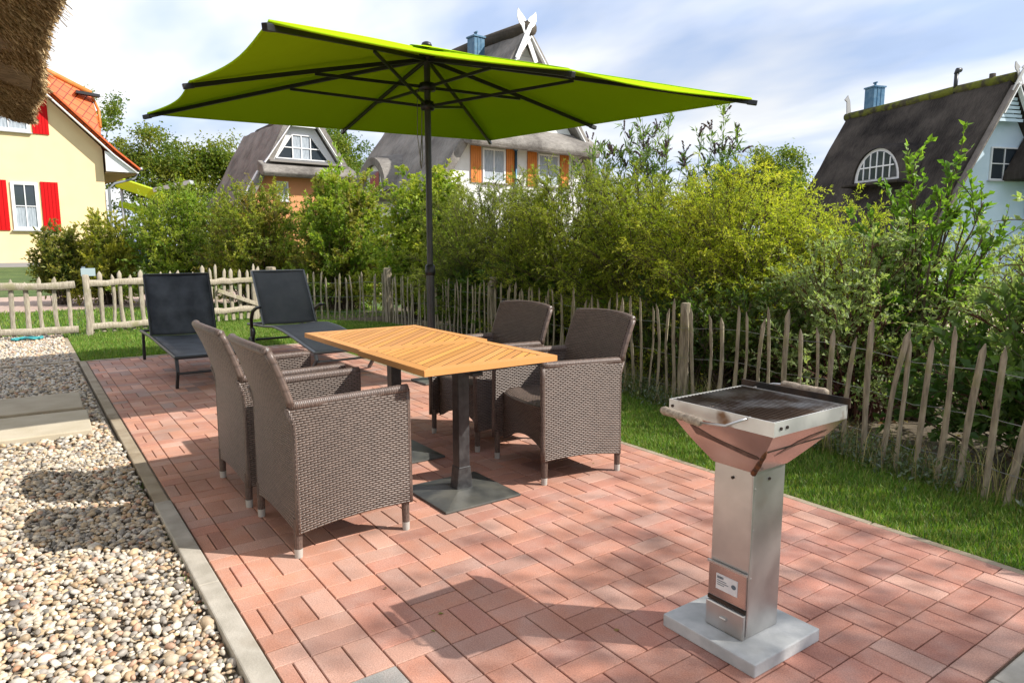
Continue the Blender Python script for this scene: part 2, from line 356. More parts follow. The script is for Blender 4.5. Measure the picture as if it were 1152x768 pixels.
def pebbles(x0, x1, y0, y1, sp, sub, rmin, rmax, zj):
    V0, F0 = ico(sub)
    gx, gy = np.meshgrid(np.arange(x0, x1, sp), np.arange(y0, y1, sp)); n = gx.size
    px = gx.ravel()+rng.uniform(-.5, .5, n)*sp; py = gy.ravel()+rng.uniform(-.5, .5, n)*sp
    r = rmin+(rmax-rmin)*rng.random(n)**1.6
    S = np.stack([r*rng.uniform(.85, 1.35, n), r*rng.uniform(.7, 1.0, n), r*rng.uniform(.45, .8, n)], 1)
    ang = rng.uniform(0, 2*np.pi, n); Rz = np.zeros((n, 3, 3)); Rz[:, 0, 0] = np.cos(ang); Rz[:, 0, 1] = -np.sin(ang); Rz[:, 1, 0] = np.sin(ang); Rz[:, 1, 1] = np.cos(ang); Rz[:, 2, 2] = 1
    t = rng.normal(0, .28, (n, 2)); Rt = np.tile(np.eye(3), (n, 1, 1)); Rt[:, 0, 2] = t[:, 0]; Rt[:, 2, 0] = -t[:, 0]; Rt[:, 1, 2] = t[:, 1]; Rt[:, 2, 1] = -t[:, 1]
    M = Rt @ Rz
    nm = len(V0); lump = 1+.22*np.sin(V0 @ rng.normal(size=(3, 1))*2.2).ravel()[None, :]*rng.uniform(-1, 1, (n, 1))+rng.normal(0, .05, (n, nm))
    P = (V0[None]*lump[..., None])*S[:, None, :]; P = np.einsum('nij,nkj->nki', M, P)
    P += np.stack([px, py, -.024+zj*rng.random(n)], 1)[:, None, :]
    F = (F0[None]+(np.arange(n)*nm)[:, None, None]).reshape(-1, 3)
    ci = rng.choice(len(PEB), n, p=PW); c = PEB[ci]*rng.uniform(.76, 1.08, (n, 1))*np.array([1, .97, .92]); C = np.repeat(c, nm, axis=0)
    return P.reshape(-1, 3), F, C
def gravel():
    parts = [pebbles(-4.2, -.5, -2.95, -1.80, .0195, 2, .007, .0165, .017), pebbles(-4.2, -.5, -2.95, -1.80, .075, 2, .012, .022, .022),
             pebbles(-11.2, -4.2, -3.4, -1.83, .030, 1, .013, .023, .020)]
    o = 0; Vs = []; Fs = []; Cs = []
    for V, F, C in parts: Vs.append(V); Fs.append(F+o); Cs.append(C); o += len(V)
    ob = np_mesh('gravel', np.concatenate(Vs), np.concatenate(Fs), pm('pebble', (1.04, 1.03, 1), .62, col2=(.80, .76, .72), nscale=60, ndetail=4, attr=True, bump=.25, bscale=300, bdist=.001), smooth=True, col=np.concatenate(Cs))
    tag(ob, 'mixed beige, white and grey rounded pebbles beside the brick patio', 'gravel', kind='stuff')
gravel()
m_slab = pm('slab', (.42, .36, .26), .9, col2=(.48, .42, .32), nscale=5, bump=.4, bscale=90, bdist=.003)
for (x0, x1, lab) in [(-5.22, -4.5, 'pale rectangular stepping slab in the gravel, the nearer of two'), (-6.03, -5.33, 'shade-toned beige rectangular stepping slab in the gravel, the farther of two')]:
    s = MB().box(((x0+x1)/2, -2.35, 0), (x1-x0, .86, .05)).build('stepping_slab', m_slab if x0 > -5.3 else pm('slab_shaded', (.33, .275, .195), .9, col2=(.40, .34, .25), nscale=5, bump=.4, bscale=90, bdist=.003), bevel=.008, org=((x0+x1)/2, -2.35, 0)); s.location = ((x0+x1)/2, -2.35, 0)  # farther slab is beige too, its shade is put into the colour
    s.rotation_euler.z = R(-1.5); s.location.z = .002; tag(s, lab, 'paving slab', 'stepping slabs in the gravel')

# ---------------------------------------------------------------- grass
def blades(region, n, hmin, hmax, wd, z0=-.03, pal=None, lean=.5):
    """region: polygon list -> rejection sampled"""
    poly = np.array(region); lo = poly.min(0); hi = poly.max(0); P = np.zeros((0, 2))
    while len(P) < n:
        q = rng.uniform(lo, hi, (n*2, 2)); ins = np.zeros(len(q), bool)
        for i in range(len(poly)):
            a, b = poly[i], poly[(i+1) % len(poly)]
            c = ((a[1] > q[:, 1]) != (b[1] > q[:, 1])) & (q[:, 0] < (b[0]-a[0])*(q[:, 1]-a[1])/(b[1]-a[1]+1e-12)+a[0]); ins ^= c
        P = np.concatenate([P, q[ins]])
    P = P[:n]; cl = .6+.4*np.sin(P[:, 0]*5.1+np.sin(P[:, 1]*7))*np.sin(P[:, 1]*6.3+P[:, 0]*2)
    h = (hmin+(hmax-hmin)*rng.random(n))*(.8+.35*cl); a = rng.uniform(0, 2*np.pi, n); d = np.stack([np.cos(a), np.sin(a), np.zeros(n)], 1)
    b = rng.uniform(0, 2*np.pi, n); s = np.stack([np.cos(b), np.sin(b), np.zeros(n)], 1)*(wd*rng.uniform(.6, 1.3, n))[:, None]
    base = np.concatenate([P, np.full((n, 1), z0)], 1); ln = (lean*h*rng.uniform(.2, 1.4, n))[:, None]
    mid = base+np.array([0, 0, 1])*(h*.6)[:, None]+d*ln*.35; tip = base+np.array([0, 0, 1])*(h*.95)[:, None]+d*ln
    V = np.stack([base-s, base+s, mid+s*.8, tip, mid-s*.8], 1).reshape(-1, 3)
    i = np.arange(n)[:, None]*5; F = np.concatenate([np.concatenate([i, i+1, i+2, i+4], 1), np.concatenate([i+4, i+2, i+3, i+3], 1)])
    F1 = np.concatenate([i, i+1, i+2, i+4], 1)
    pal = np.array(pal); k = rng.integers(0, len(pal), n); c = pal[k]*rng.uniform(.75, 1.25, (n, 1))*(.85+.25*cl)[:, None]
    # split quads into triangles for a single face size
    T = np.concatenate([np.stack([F1[:, 0], F1[:, 1], F1[:, 2]], 1), np.stack([F1[:, 0], F1[:, 2], F1[:, 3]], 1), np.stack([F1[:, 3], F1[:, 2], F1[:, 2]+1], 1)])
    return V, T, np.repeat(c, 5, axis=0)
GP = [(.11, .22, .022), (.16, .28, .035), (.08, .17, .02), (.21, .29, .05), (.24, .25, .07)]
def merge(parts):
    o = 0; Vs = []; Fs = []; Cs = []
    for V, F, C in parts: Vs.append(V); Fs.append(F+o); Cs.append(C); o += len(V)
    return np.concatenate(Vs), np.concatenate(Fs), np.concatenate(Cs)
fence_line = [(-11.65, 1.35), (-9.8, 2.8), (-6.4, 2.68), (-4.4, 2.4), (-2.66, 2.03), (-1.3, 1.93), (-.25, 1.75), (1.6, 1.45)]
sheet('lawn', [(.44, .95), (.44, -1.0), (2.4, -1.0), (2.4, 1.55)] + [(x, y+.1) for x, y in fence_line[::-1]][0:] + [(-11.2, -.4), (-10.7, -1.77), (-8.13, -1.77), (-8.13, .95)], -.03, m_turf)
V, F, C = merge([blades([(.8, .95), (1.3, 1.55), (-.2, 1.85), (-2.6, 2.1), (-4.2, 2.4), (-4.2, .95)], 62000, .025, .055, .0022, pal=GP),
                 blades([(-4.2, .95), (-4.2, 2.4), (-6.4, 2.7), (-8.2, 2.75), (-8.2, .95)], 26000, .03, .06, .003, pal=GP),
                 blades([(-8.15, -1.76), (-8.15, 2.8), (-9.8, 2.85), (-11.7, 1.3), (-11.1, -.4), (-10.7, -1.76)], 52000, .035, .07, .0038, pal=GP),
                 blades([(-16, -6), (-11, -6), (-11, 4), (-16, 4)], 26000, .04, .09, .007, z0=-.06, pal=GP),
                 blades([(-8.13, -1.73), (-8.13, .9), (-8.05, .9), (-8.05, -1.73)], 500, .02, .05, .0025, pal=GP),
                 blades([(-7.8, .94), (-7.8, .975), (.2, .975), (.2, .94)], 2600, .03, .06, .0025, pal=GP),
                 blades([(-3.2, -1.84), (-3.2, -1.8), (-.9, -1.8), (-.9, -1.84)], 60, .02, .045, .0022, pal=GP)])
tag(np_mesh('grass', V, F, leaf_mat('grass_blade', .3, .55), col=C), 'short green lawn grass around the patio', 'grass', kind='stuff')
# ---------------------------------------------------------------- wicker armchairs
W_HI, W_LO = (.175, .128, .102), (.013, .009, .008)
m_wv = weave_mat('wicker', W_HI, W_LO); m_wr = weave_mat('wicker_rim', (.15, .105, .085), (.05, .034, .028), a=.04, b=.0085, swap=True, dist=.0012)
m_cap = pm('foot_cap', (.42, .40, .36), .5)
def make_chair():
    t = thing('wicker_armchair', 'x', 'armchair')
    # front is +y
    def backf(u, v):
        z = .105+v*(.89-.105-.016*(2*u-1)**2*v**2); q = 2*u-1; s = max(0, (z-.56)/.33)
        x = q*(.280-.002*s); y = -.250-.145*s**1.25-.006*(1-s)+(.035*q*q)*s
        y -= .010*(1-q*q)*(1-s)
        if z < .2: z += .035*(1-q*q)*(1-v*8 if v*8 < 1 else 0)
        return (x, y, z)
    b = MB().shell(backf, 16, 24, .036); b.build('backrest', m_wv, t, True, uv=True, sharp=50)
    rim = MB(); pts = [backf(i/16, 1) for i in range(17)]
    rim.tube([(x, y+.018, z+.004) for x, y, z in pts], .019, 10)
    for sgn in (0, 1): rim.tube([(lambda q: (q[0], q[1]+.018, q[2]))(backf(sgn, v)) for v in np.linspace(.70, 1, 9)], .0175, 8)
    rim.uv = [(x*1.0, math.atan2(z, y)*.02+z*.7) for x, y, z in rim.v]; rim.build('back_rim', m_wr, t, True, uv=True)
    for sx in (-1, 1):
        def side(u, v, sx=sx):
            # u: rear->front, v: bottom->top
            yb = -.256+u*.521; z0 = .105+.03*u+.02*math.sin(math.pi*u); z1 = .645+.012*u
            z = z0+(z1-z0)*v; s = max(0, (z-.56)/.33); y = yb+(-.145*s**1.25)*(1-u)+.006
            x = sx*(.287+.012*(1-v)+.006*math.sin(math.pi*u)); return (x, y, z)
        f = side if sx > 0 else (lambda u, v: side(1-u, v))
        MB().shell(f, 12, 12, .036).build('side_panel', m_wv, t, True, uv=True, sharp=50)
        a = MB(); n = 12
        a.tube([(sx*.272, side(i/n, 1)[1]+(.012 if i == 0 else 0), side(i/n, 1)[2]+.002) for i in range(n+1)], .0215, 10)
        a.tube([(sx*(.274+.012*(1-v)), side(1, v)[1]-.004, side(1, v)[2]) for v in np.linspace(0, 1, 9)], .0155, 8)
        a.tube([(sx*(.274+.012*(1-v)), side(0, v)[1]+.006, side(0, v)[2]) for v in np.linspace(0, .99, 9)], .0145, 8)
        a.uv = [(x+y, z*1.0+math.atan2(z-.65, x)*.02) for x, y, z in a.v]; a.build('arm_rim', m_wr, t, True, uv=True)
    def seat(u, v):
        q = 2*u-1; y = -.25+v*(.46+.045*(1-q*q)); z = .432-.012*(1-q*q)*(1-(2*v-1)**2)-(.02*max(0, (v-.9)/.1)**2); return (q*.262, y, z)
    MB().shell(seat, 12, 14, .03).build('seat', m_wv, t, True, uv=True, sharp=50)
    def skirt(u, v):
        q = 2*u-1; zb = .125+.085*(1-q**2)**1.2; z = zb+(.415-zb)*v; return (q*.262, .21+.045*(1-q*q)*v+.004, z)
    MB().shell(lambda u, v: skirt(1-u, v), 14, 12, .03).build('front_skirt', m_wv, t, True, uv=True, sharp=50)
    for sx in (-1, 1):
        for sy, yy in ((-1, -.245), (1, .25)):
            l = MB().tube([(sx*.272, yy, .17), (sx*.272, yy+.002*sy, .02)], [.019, .0165], 12); l.uv = [(math.atan2(y-yy, x-sx*.272)*.02, z) for x, y, z in l.v]
            lg = l.build('leg', m_wr, t, True, uv=True, sharp=60); MB().tube([(sx*.272, yy+.002*sy, .038), (sx*.272, yy+.002*sy, 0)], [.0178, .0165], 12).build('foot_cap', m_cap, lg, True, sharp=50)
    return t
ch0 = make_chair()
spots = [(-1.995, -1.15, 0, 'wicker armchair with its back and side to the viewer, nearest of the four'),
         (-2.70, -1.165, 0, 'wicker armchair seen from behind, partly covered by the nearest armchair'),
         (-2.07, .27, 180-6, 'wicker armchair across the table on the grill side, with its open seat showing'),
         (-2.83, .27, 180+1, 'wicker armchair across the table nearest the parasol pole')]
for i, (x, y, a, lab) in enumerate(spots):
    o = ch0 if i == 0 else copy_tree(ch0)
    o.location = (x, y, 0); o.rotation_euler.z = R(a); o['label'] = lab; o['group'] = 'wicker armchairs around the wooden tables'

# ---------------------------------------------------------------- tables
def clip(poly, x0, x1, y0, y1):
    def cut(P, f, g):
        o = []
        for i in range(len(P)):
            a, b = P[i], P[(i+1) % len(P)]; fa, fb = f(a), f(b)
            if fa >= 0: o.append(a)
            if fa*fb < 0: t = fa/(fa-fb); o.append((a[0]+(b[0]-a[0])*t, a[1]+(b[1]-a[1])*t))
        return o
    for f in (lambda p: p[0]-x0, lambda p: x1-p[0], lambda p: p[1]-y0, lambda p: y1-p[1]):
        poly = cut(poly, f, None)
        if len(poly) < 3: return []
    return poly
def teak():
    m, N, L = new_mat('teak')
    o = N('ShaderNodeOutputMaterial'); p = N('ShaderNodeBsdfPrincipled'); L(p.outputs[0], o.inputs[0]); a = N('ShaderNodeAttribute'); a.attribute_name = 'Col'
    uv = N('ShaderNodeUVMap'); mp = N('ShaderNodeMapping'); mp.inputs['Scale'].default_value = (2, 45, 1); L(uv.outputs[0], mp.inputs[0])
    n = N('ShaderNodeTexNoise'); n.inputs['Scale'].default_value = 1; n.inputs['Detail'].default_value = 6; n.inputs['Distortion'].default_value = .8; L(mp.outputs[0], n.inputs['Vector'])
    r = N('ShaderNodeMapRange'); r.inputs[1].default_value = .3; r.inputs[2].default_value = .7; r.inputs[3].default_value = .88; r.inputs[4].default_value = 1.08; L(n.outputs['Fac'], r.inputs[0])
    v = N('ShaderNodeVectorMath'); v.operation = 'SCALE'; L(a.outputs['Color'], v.inputs[0]); L(r.outputs[0], v.inputs['Scale']); L(v.outputs[0], p.inputs['Base Color'])
    p.inputs['Roughness'].default_value = .48; p.inputs['Specular IOR Level'].default_value = .4
    return m
m_teak = teak(); m_iron = pm('black_iron', (.018, .018, .019), .38, col2=(.05, .05, .05), nscale=25, bump=.15, bscale=90, bdist=.002, spec=.6)
m_plate = pm('iron_plate', (.035, .037, .036), .38, col2=(.085, .085, .075), nscale=7, bump=.2, bscale=50, bdist=.002, spec=.6, blotch=(5, .5, .7, (.12, .115, .095)))
def table(x0, x1, y0, y1, zt, sgn, lab, cx, cy, rz=0):
    t = thing('bistro_table', lab, 'table', (cx, cy, 0), 0, 'wooden tables pushed together'); top = MB(); th = .028
    def plank(poly, z1, ang):
        if len(poly) < 3: return
        c = np.array([.60, .275, .075])*random.uniform(.82, 1.14); c[2] *= random.uniform(.85, 1.2); n = len(poly); ca, sa = math.cos(ang), math.sin(ang); k = random.random()*9
        g = np.mean(poly, axis=0)
        def inset(p, e): d = np.array(p)-g; l = np.linalg.norm(d); return tuple(g+d*(1-e/l))
        V = [(*inset(q, .0022), z1) for q in poly]+[(*q, z1-.002) for q in poly]+[(*q, z1-th) for q in poly]
        uv = [((a*ca+b*sa)+k, (-a*sa+b*ca)+k) for a, b, _ in V]
        F = [tuple(range(n)), tuple(range(2*n, 3*n))[::-1]]+[(i+n, (i+1) % n+n, (i+1) % n, i) for i in range(n)]+[(i+2*n, (i+1) % n+2*n, (i+1) % n+n, i+n) for i in range(n)]
        top.add(V, F, uv=uv, c=c)
    fr = .062; g = .0012
    X0, X1, Y0, Y1 = x0-cx, x1-cx, y0-cy, y1-cy
    plank([(X0, Y0), (X1, Y0), (X1-fr, Y0+fr-g), (X0+fr, Y0+fr-g)], zt, 0); plank([(X0+fr, Y1-fr+g), (X1-fr, Y1-fr+g), (X1, Y1), (X0, Y1)], zt, 0)
    plank([(X0, Y0+.001), (X0+fr-g, Y0+fr), (X0+fr-g, Y1-fr), (X0, Y1-.001)], zt, math.pi/2); plank([(X1, Y0+.001), (X1, Y1-.001), (X1-fr+g, Y1-fr), (X1-fr+g, Y0+fr)], zt, math.pi/2)
    pw = .0410; gap = .0080; ang = R(sgn)
    d = np.array([math.cos(ang), math.sin(ang)]); nn = np.array([-d[1], d[0]])
    for k in range(-18, 19):
        o = nn*(k*(pw+gap)); q = [o-d*1-nn*pw/2, o+d*1-nn*pw/2, o+d*1+nn*pw/2, o-d*1+nn*pw/2]; m_ = np.array([(X0+X1)/2, (Y0+Y1)/2])
        plank(clip([tuple(m_+a) for a in q], X0+fr+.003, X1-fr-.003, Y0+fr+.003, Y1-fr-.003), zt-.001, ang)
    tp = top.build('tabletop', m_teak, t, uv=True, col=True)
    MB().box(((X0+X1)/2, (Y0+Y1)/2, zt-.0022-.010), (X1-X0-2*fr+.004, Y1-Y0-2*fr+.004, .020)).build('gap_darkener', pm('gap_dark', (.045, .022, .008), .8), tp)  # dark brown slab added so the open slat gaps look dark
    MB().box((0, 0, zt-th-.012), (X1-X0-.14, Y1-Y0-.14, .022)).build('under_frame', m_iron, t)
    ped = MB(); ped.box((0, 0, .375), (.066, .066, .66)); ped.prism([(-.050, .028), (.050, .028), (.036, .15), (-.036, .15)], -.036, .036, 'x'); ped.box((0, 0, .66), (.34, .06, .02)); ped.box((0, 0, .662), (.06, .34, .018))
    ped.build('column', m_iron, t, bevel=.004, )
    pl = MB(); e = .225; V = [(-e, -e, .0), (e, -e, 0), (e, e, 0), (-e, e, 0), (-e, -e, .012), (e, -e, .012), (e, e, .012), (-e, e, .012), (-.06, -.06, .034), (.06, -.06, .034), (.06, .06, .034), (-.06, .06, .034)]
    F = [(3, 2, 1, 0), (8, 9, 10, 11)]+[(i, (i+1) % 4, 4+(i+1) % 4, 4+i) for i in range(4)]+[(4+i, 4+(i+1) % 4, 8+(i+1) % 4, 8+i) for i in range(4)]
    pl.add(V, F).build('base_plate', m_plate, t, bevel=.003)
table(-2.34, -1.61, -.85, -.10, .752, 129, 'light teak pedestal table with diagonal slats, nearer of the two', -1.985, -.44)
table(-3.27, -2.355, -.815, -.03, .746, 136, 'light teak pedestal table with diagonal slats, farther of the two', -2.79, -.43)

# ---------------------------------------------------------------- grill
m_st = pm('galvanised', (.60, .585, .565), .36, metal=.85, col2=(.46, .45, .44), nscale=6, bump=.06, bscale=18, bdist=.004, stretch=(1, 1, 1), blotch=(5, .56, .8, (.40, .33, .27)))
m_st2 = pm('sheet_polished', (.62, .56, .53), .20, metal=.95, col2=(.50, .44, .41), nscale=4, bump=.03, bscale=9, bdist=.004, blotch=(6, .62, .74, (.22, .14, .10)))
m_dk = pm('burnt_steel', (.02, .017, .015), .6, metal=.4, col2=(.06, .035, .022), nscale=12, bump=.3, bscale=60)
m_conc = pm('pale_concrete', (.48, .48, .47), .85, col2=(.36, .365, .36), nscale=14, bump=.4, bscale=150, bdist=.002, blotch=(5, .6, .8, (.30, .29, .26)))
m_wood = pm('old_handle', (.42, .34, .25), .7, col2=(.24, .18, .13), nscale=18, stretch=(6, 1, 6), bump=.3, bscale=60)
def frustum(a, z0, b, z1, th=.004):
    (ax0, ax1, ay0, ay1), (bx0, bx1, by0, by1) = a, b; m = MB()
    A = [(ax0, ay0, z0), (ax1, ay0, z0), (ax1, ay1, z0), (ax0, ay1, z0)]; B = [(bx0, by0, z1), (bx1, by0, z1), (bx1, by1, z1), (bx0, by1, z1)]
    c = lambda P, s: [((x-(P[0][0]+P[2][0])/2)*s+(P[0][0]+P[2][0])/2, (y-(P[0][1]+P[2][1])/2)*s+(P[0][1]+P[2][1])/2, z) for x, y, z in P]
    Ai, Bi = c(A, .96), c(B, .98); V = A+B+Ai+Bi
    F = [(i, (i+1) % 4, 4+(i+1) % 4, 4+i) for i in range(4)]+[(8+i, 12+i, 12+(i+1) % 4, 8+(i+1) % 4) for i in range(4)]+[(4+i, 4+(i+1) % 4, 12+(i+1) % 4, 12+i) for i in range(4)]+[(i, 8+i, 8+(i+1) % 4, (i+1) % 4) for i in range(4)]
    return m.add(V, F)
def grill():
    bx, by = -.29, -.375
    t = thing('garden_grill', 'square steel column barbecue grill with rusty marks on a pale concrete plate', 'grill', (bx, by, 0)); O = (bx, by, 0)
    MB().box((bx, by, .022), (.365, .35, .044)).build('base_slab', m_conc, t, bevel=.004, org=O)
    c = MB(); x0, x1, y0, y1 = -.352, -.208, -.462, -.290
    c.box(((x0+x1)/2, (y0+y1)/2, .335), (x1-x0, y1-y0, .58)); c.box((x1+.002, y0+.006, .33), (.006, .014, .55))
    cc = c.build('column', m_st, t, bevel=.003, org=O)
    for z in (.25, .41, .545): MB().tube([(x1-.001, y0+.010, z), (x1+.006, y0+.010, z)], .0045, 10).build('screw', m_st, cc, True, org=O, sharp=50)
    MB().tube([((x0+x1)/2, y0+.001, .565), ((x0+x1)/2, y0-.004, .565)], .005, 10).build('screw', m_dk, cc, True, org=O, sharp=50); MB().tube([(x1-.001, (y0+y1)/2, .565), (x1+.004, (y0+y1)/2, .565)], .005, 10).build('screw', m_dk, cc, True, org=O, sharp=50)
    # vent door with a label, ash drawer
    d = MB(); d.box(((x0+x1)/2, y0-.0035, .205), (.146, .007, .115)); dd = d.build('vent_door', m_st2, t, bevel=.002, org=O)
    MB().bar((x0-.004, y0-.009, .264), (x1+.004, y0-.009, .264), .007).build('hinge_rod', m_st, dd, org=O)
    lb = MB().box(((x0+x1)/2, y0-.0080, .205), (.082, .002, .052)); lbl = lb.build('type_plate', pm('paper_label', (.72, .71, .70), .5, col2=(.62, .61, .62), nscale=30), dd, org=O)
    tx = MB(); xa = (x0+x1)/2-.034
    for i, wd in enumerate((.004, .003, .004, .0035, .003)): tx.box((xa+.005*i, y0-.0095, .221), (wd, .001, .008))
    for zz, wd in ((.210, .036), (.203, .046), (.196, .030)): 
        for i in range(int(wd/.004)): tx.box((xa+.004*i, y0-.0095, zz), (.003, .001, .0022))
    tx.lathe([(0, 0), (.0075, 0), (.0075, .001), (0, .001)], (0, 0, 0), 14)
    n = 14*4; tx.v[-n:] = [((x0+x1)/2+.028+q[0]*1.2, y0-.0092-q[2], .208+q[1]) for q in tx.v[-n:]]
    tx.build('print', pm('label_ink', (.10, .13, .16), .6), lbl, org=O)
    a = MB(); a.box(((x0+x1)/2, y0-.008, .088), (.146, .016, .085)); dr = a.build('ash_drawer', m_st, t, bevel=.004, org=O)
    MB().box(((x0+x1)/2, y0-.020, .092), (.026, .010, .009)).build('drawer_pull', m_st, dr, bevel=.003, org=O); MB().box(((x0+x1)/2, y0-.003, .139), (.148, .008, .012)).build('gap', m_dk, dr, org=O)
    # bowl and rim
    hx0, hx1, hy0, hy1 = -.462, -.080, -.560, -.180
    bw = MB(); lv = []; K = 9
    for i in range(K):
        q = i/(K-1); e = math.sin(q*math.pi/2)*.22+q*.78; z = .60+.158*q
        X0, X1, Y0, Y1 = (x0-.004)*(1-e)+hx0*e, (x1+.004)*(1-e)+hx1*e, (y0-.004)*(1-e)+hy0*e, (y1+.004)*(1-e)+hy1*e; lv.append([(X0, Y0, z), (X1, Y0, z), (X1, Y1, z), (X0, Y1, z)])
    cin = lambda P, s_: [((a-(P[0][0]+P[2][0])/2)*s_+(P[0][0]+P[2][0])/2, (b-(P[0][1]+P[2][1])/2)*s_+(P[0][1]+P[2][1])/2, c_) for a, b, c_ in P]
    V = sum(lv, [])+sum([cin(P, .975) for P in lv], []); n = 4*K; F = []
    for i in range(K-1):
        for j in range(4): a, b, c_, d_ = 4*i+j, 4*i+(j+1) % 4, 4*i+4+(j+1) % 4, 4*i+4+j; F += [(a, b, c_, d_), (n+a, n+d_, n+c_, n+b)]
    F += [(j, n+j, n+(j+1) % 4, (j+1) % 4) for j in range(4)]+[(4*K-4+j, 4*K-4+(j+1) % 4, n+4*K-4+(j+1) % 4, n+4*K-4+j) for j in range(4)]
    bo = bw.add(V, F).build('bowl', m_st2, t, True, org=O, sharp=30)
    sm = MB()  # dark reflections on the polished bowl, painted as thin strips
    def pt(face, a, q):
        f = q*(K-1); i = min(int(f), K-2); r_ = f-i; c0, c1 = (0, 1) if face == 0 else (1, 2)
        P0 = Vector(lv[i][c0]).lerp(Vector(lv[i][c1]), a); P1 = Vector(lv[i+1][c0]).lerp(Vector(lv[i+1][c1]), a); return P0.lerp(P1, r_)+(Vector((0, -.0012, -.0006)) if face == 0 else Vector((.0012, 0, -.0006)))
    for face, pts in ((0, [(.16, .72, .10), (.25, .68, .09), (.38, .60, .055), (.52, .54, .05), (.66, .49, .05), (.80, .44, .05), (.92, .42, .04), (.97, .41, .01)]), (1, [(.22, .42, .01), (.34, .52, .045), (.46, .62, .07), (.60, .70, .06), (.76, .76, .04), (.86, .80, .01)])):
        nn = len(sm.v); V = []
        for a, q, hh in pts: V += [pt(face, a, q-hh), pt(face, a, q+hh)]
        sm.add(V, [(2*i, 2*i+2, 2*i+3, 2*i+1) for i in range(len(pts)-1)])
    sm.build('reflection_smear', pm('reflection_smear', (.10, .075, .065), .3, metal=.7, col2=(.19, .15, .13), nscale=30), bo, org=O)
    ru = MB(); e0 = [Vector(P[1])+Vector((.0015, -.0015, 0)) for P in lv[:6]]; ru.tube(e0, [.010, .008, .009, .006, .007, .003], 7)
    ru.build('rust_streak', pm('rust', (.05, .022, .012), .9, col2=(.22, .075, .02), nscale=40, bump=.8, bscale=120), bo, True, org=O)
    r = MB(); zt = .800; zb = .757
    r.box(((hx0+hx1)/2, hy0, (zt+zb)/2), (hx1-hx0+.006, .004, zt-zb)); r.box(((hx0+hx1)/2, hy1, (zt+zb)/2), (hx1-hx0+.006, .004, zt-zb)); r.box((hx0, (hy0+hy1)/2, (zt+zb)/2), (.004, hy1-hy0-.004, zt-zb)); r.box((hx1, (hy0+hy1)/2, (zt+zb)/2), (.004, hy1-hy0-.004, zt-zb))
    rr = r.build('rim', pm('rim_steel', (.70, .68, .64), .42, metal=.55, col2=(.56, .54, .51), nscale=9, bump=.08, bscale=30, blotch=(9, .62, .72, (.20, .11, .06))), t, org=O)
    MB().box(((hx0+hx1)/2, hy1+.006, .806), (.40, .006, .030)).build('rear_shield', m_dk, rr, org=O)
    for (px, py) in ((hx1+.003, hy0+.03), (hx1+.003, hy0+.06)): MB().tube([(px-.002, py, .779), (px+.003, py, .779)], .005, 10).build('rivet', m_dk, rr, org=O)
    MB().tube([(hx0+.012, hy0-.001, .779), (hx0+.012, hy0-.005, .779)], .005, 10).build('rivet', m_dk, rr, org=O)
    MB().box(((hx0+hx1)/2, (hy0+hy1)/2, .70), (.30, .30, .012)).build('coal_pan', m_dk, t, org=O)
    g = MB(); n = 21
    for i in range(n):
        y = hy0+.012+(hy1-hy0-.024)*i/(n-1); g.tube([(hx0+.004, y, .797), (hx1-.006, y, .797)], .0030, 6)
    for x in (hx0+.02, -.33, -.21, hx1-.02): g.tube([(x, hy0+.006, .788), (x, hy1-.006, .788)], .0032, 6)
    g.build('grate', pm('grate', (.26, .25, .24), .35, metal=.8, col2=(.07, .045, .03), nscale=7, nlow=.42, nhigh=.58), t, True, org=O)
    for (pts, wa, wb) in [([(-.165, hy0+.01, .796), (-.175, hy0-.02, .790), (-.205, hy0-.052, .772), (-.29, hy0-.056, .764)], (-.29, hy0-.056, .764), (-.452, hy0-.05, .772)),
                          ([(-.42, hy1-.01, .796), (-.40, hy1+.02, .806), (-.37, hy1+.045, .815), (-.33, hy1+.05, .818)], (-.34, hy1+.05, .818), (-.175, hy1+.055, .815))]:
        h = MB().tube(pts, .004, 8).build('handle_rod', m_st, t, True, org=O)
        va = Vector(wa); vb = Vector(wb); q = [va.lerp(vb, k) for k in (0, .04, .3, .38, .42, .48, .7, .93, 1)]
        MB().tube(q, [.009, .0135, .0145, .0125, .010, .0135, .0125, .0145, .010], 12).build('handle_grip', m_wood, h, True, org=O)
grill()

# ---------------------------------------------------------------- parasol
def canvas():
    m, N, L = new_mat('lime_canvas')
    o = N('ShaderNodeOutputMaterial'); d = N('ShaderNodeBsdfDiffuse'); t = N('ShaderNodeBsdfTranslucent'); mx = N('ShaderNodeMixShader'); tc = N('ShaderNodeTexCoord')
    d.inputs[0].default_value = (.38, .60, .012, 1); t.inputs[0].default_value = (.15, .33, .004, 1); mx.inputs[0].default_value = .15
    b = N('ShaderNodeBump'); b.inputs['Strength'].default_value = .25; b.inputs['Distance'].default_value = .01; n = N('ShaderNodeTexNoise'); n.inputs['Scale'].default_value = 2.2; n.inputs['Detail'].default_value = 3; b.inputs['Strength'].default_value = .5; b.inputs['Distance'].default_value = .05; L(tc.outputs['Object'], n.inputs['Vector']); L(n.outputs['Fac'], b.inputs['Height']); L(b.outputs[0], d.inputs['Normal'])
    L(d.outputs[0], mx.inputs[1]); L(t.outputs[0], mx.inputs[2]); L(mx.outputs[0], o.inputs[0]); return m
m_cv = canvas(); m_blk = pm('parasol_black', (.012, .012, .013), .42, spec=.5); m_pole = pm('pole_anthracite', (.035, .034, .034), .4, col2=(.05, .048, .046), nscale=9)
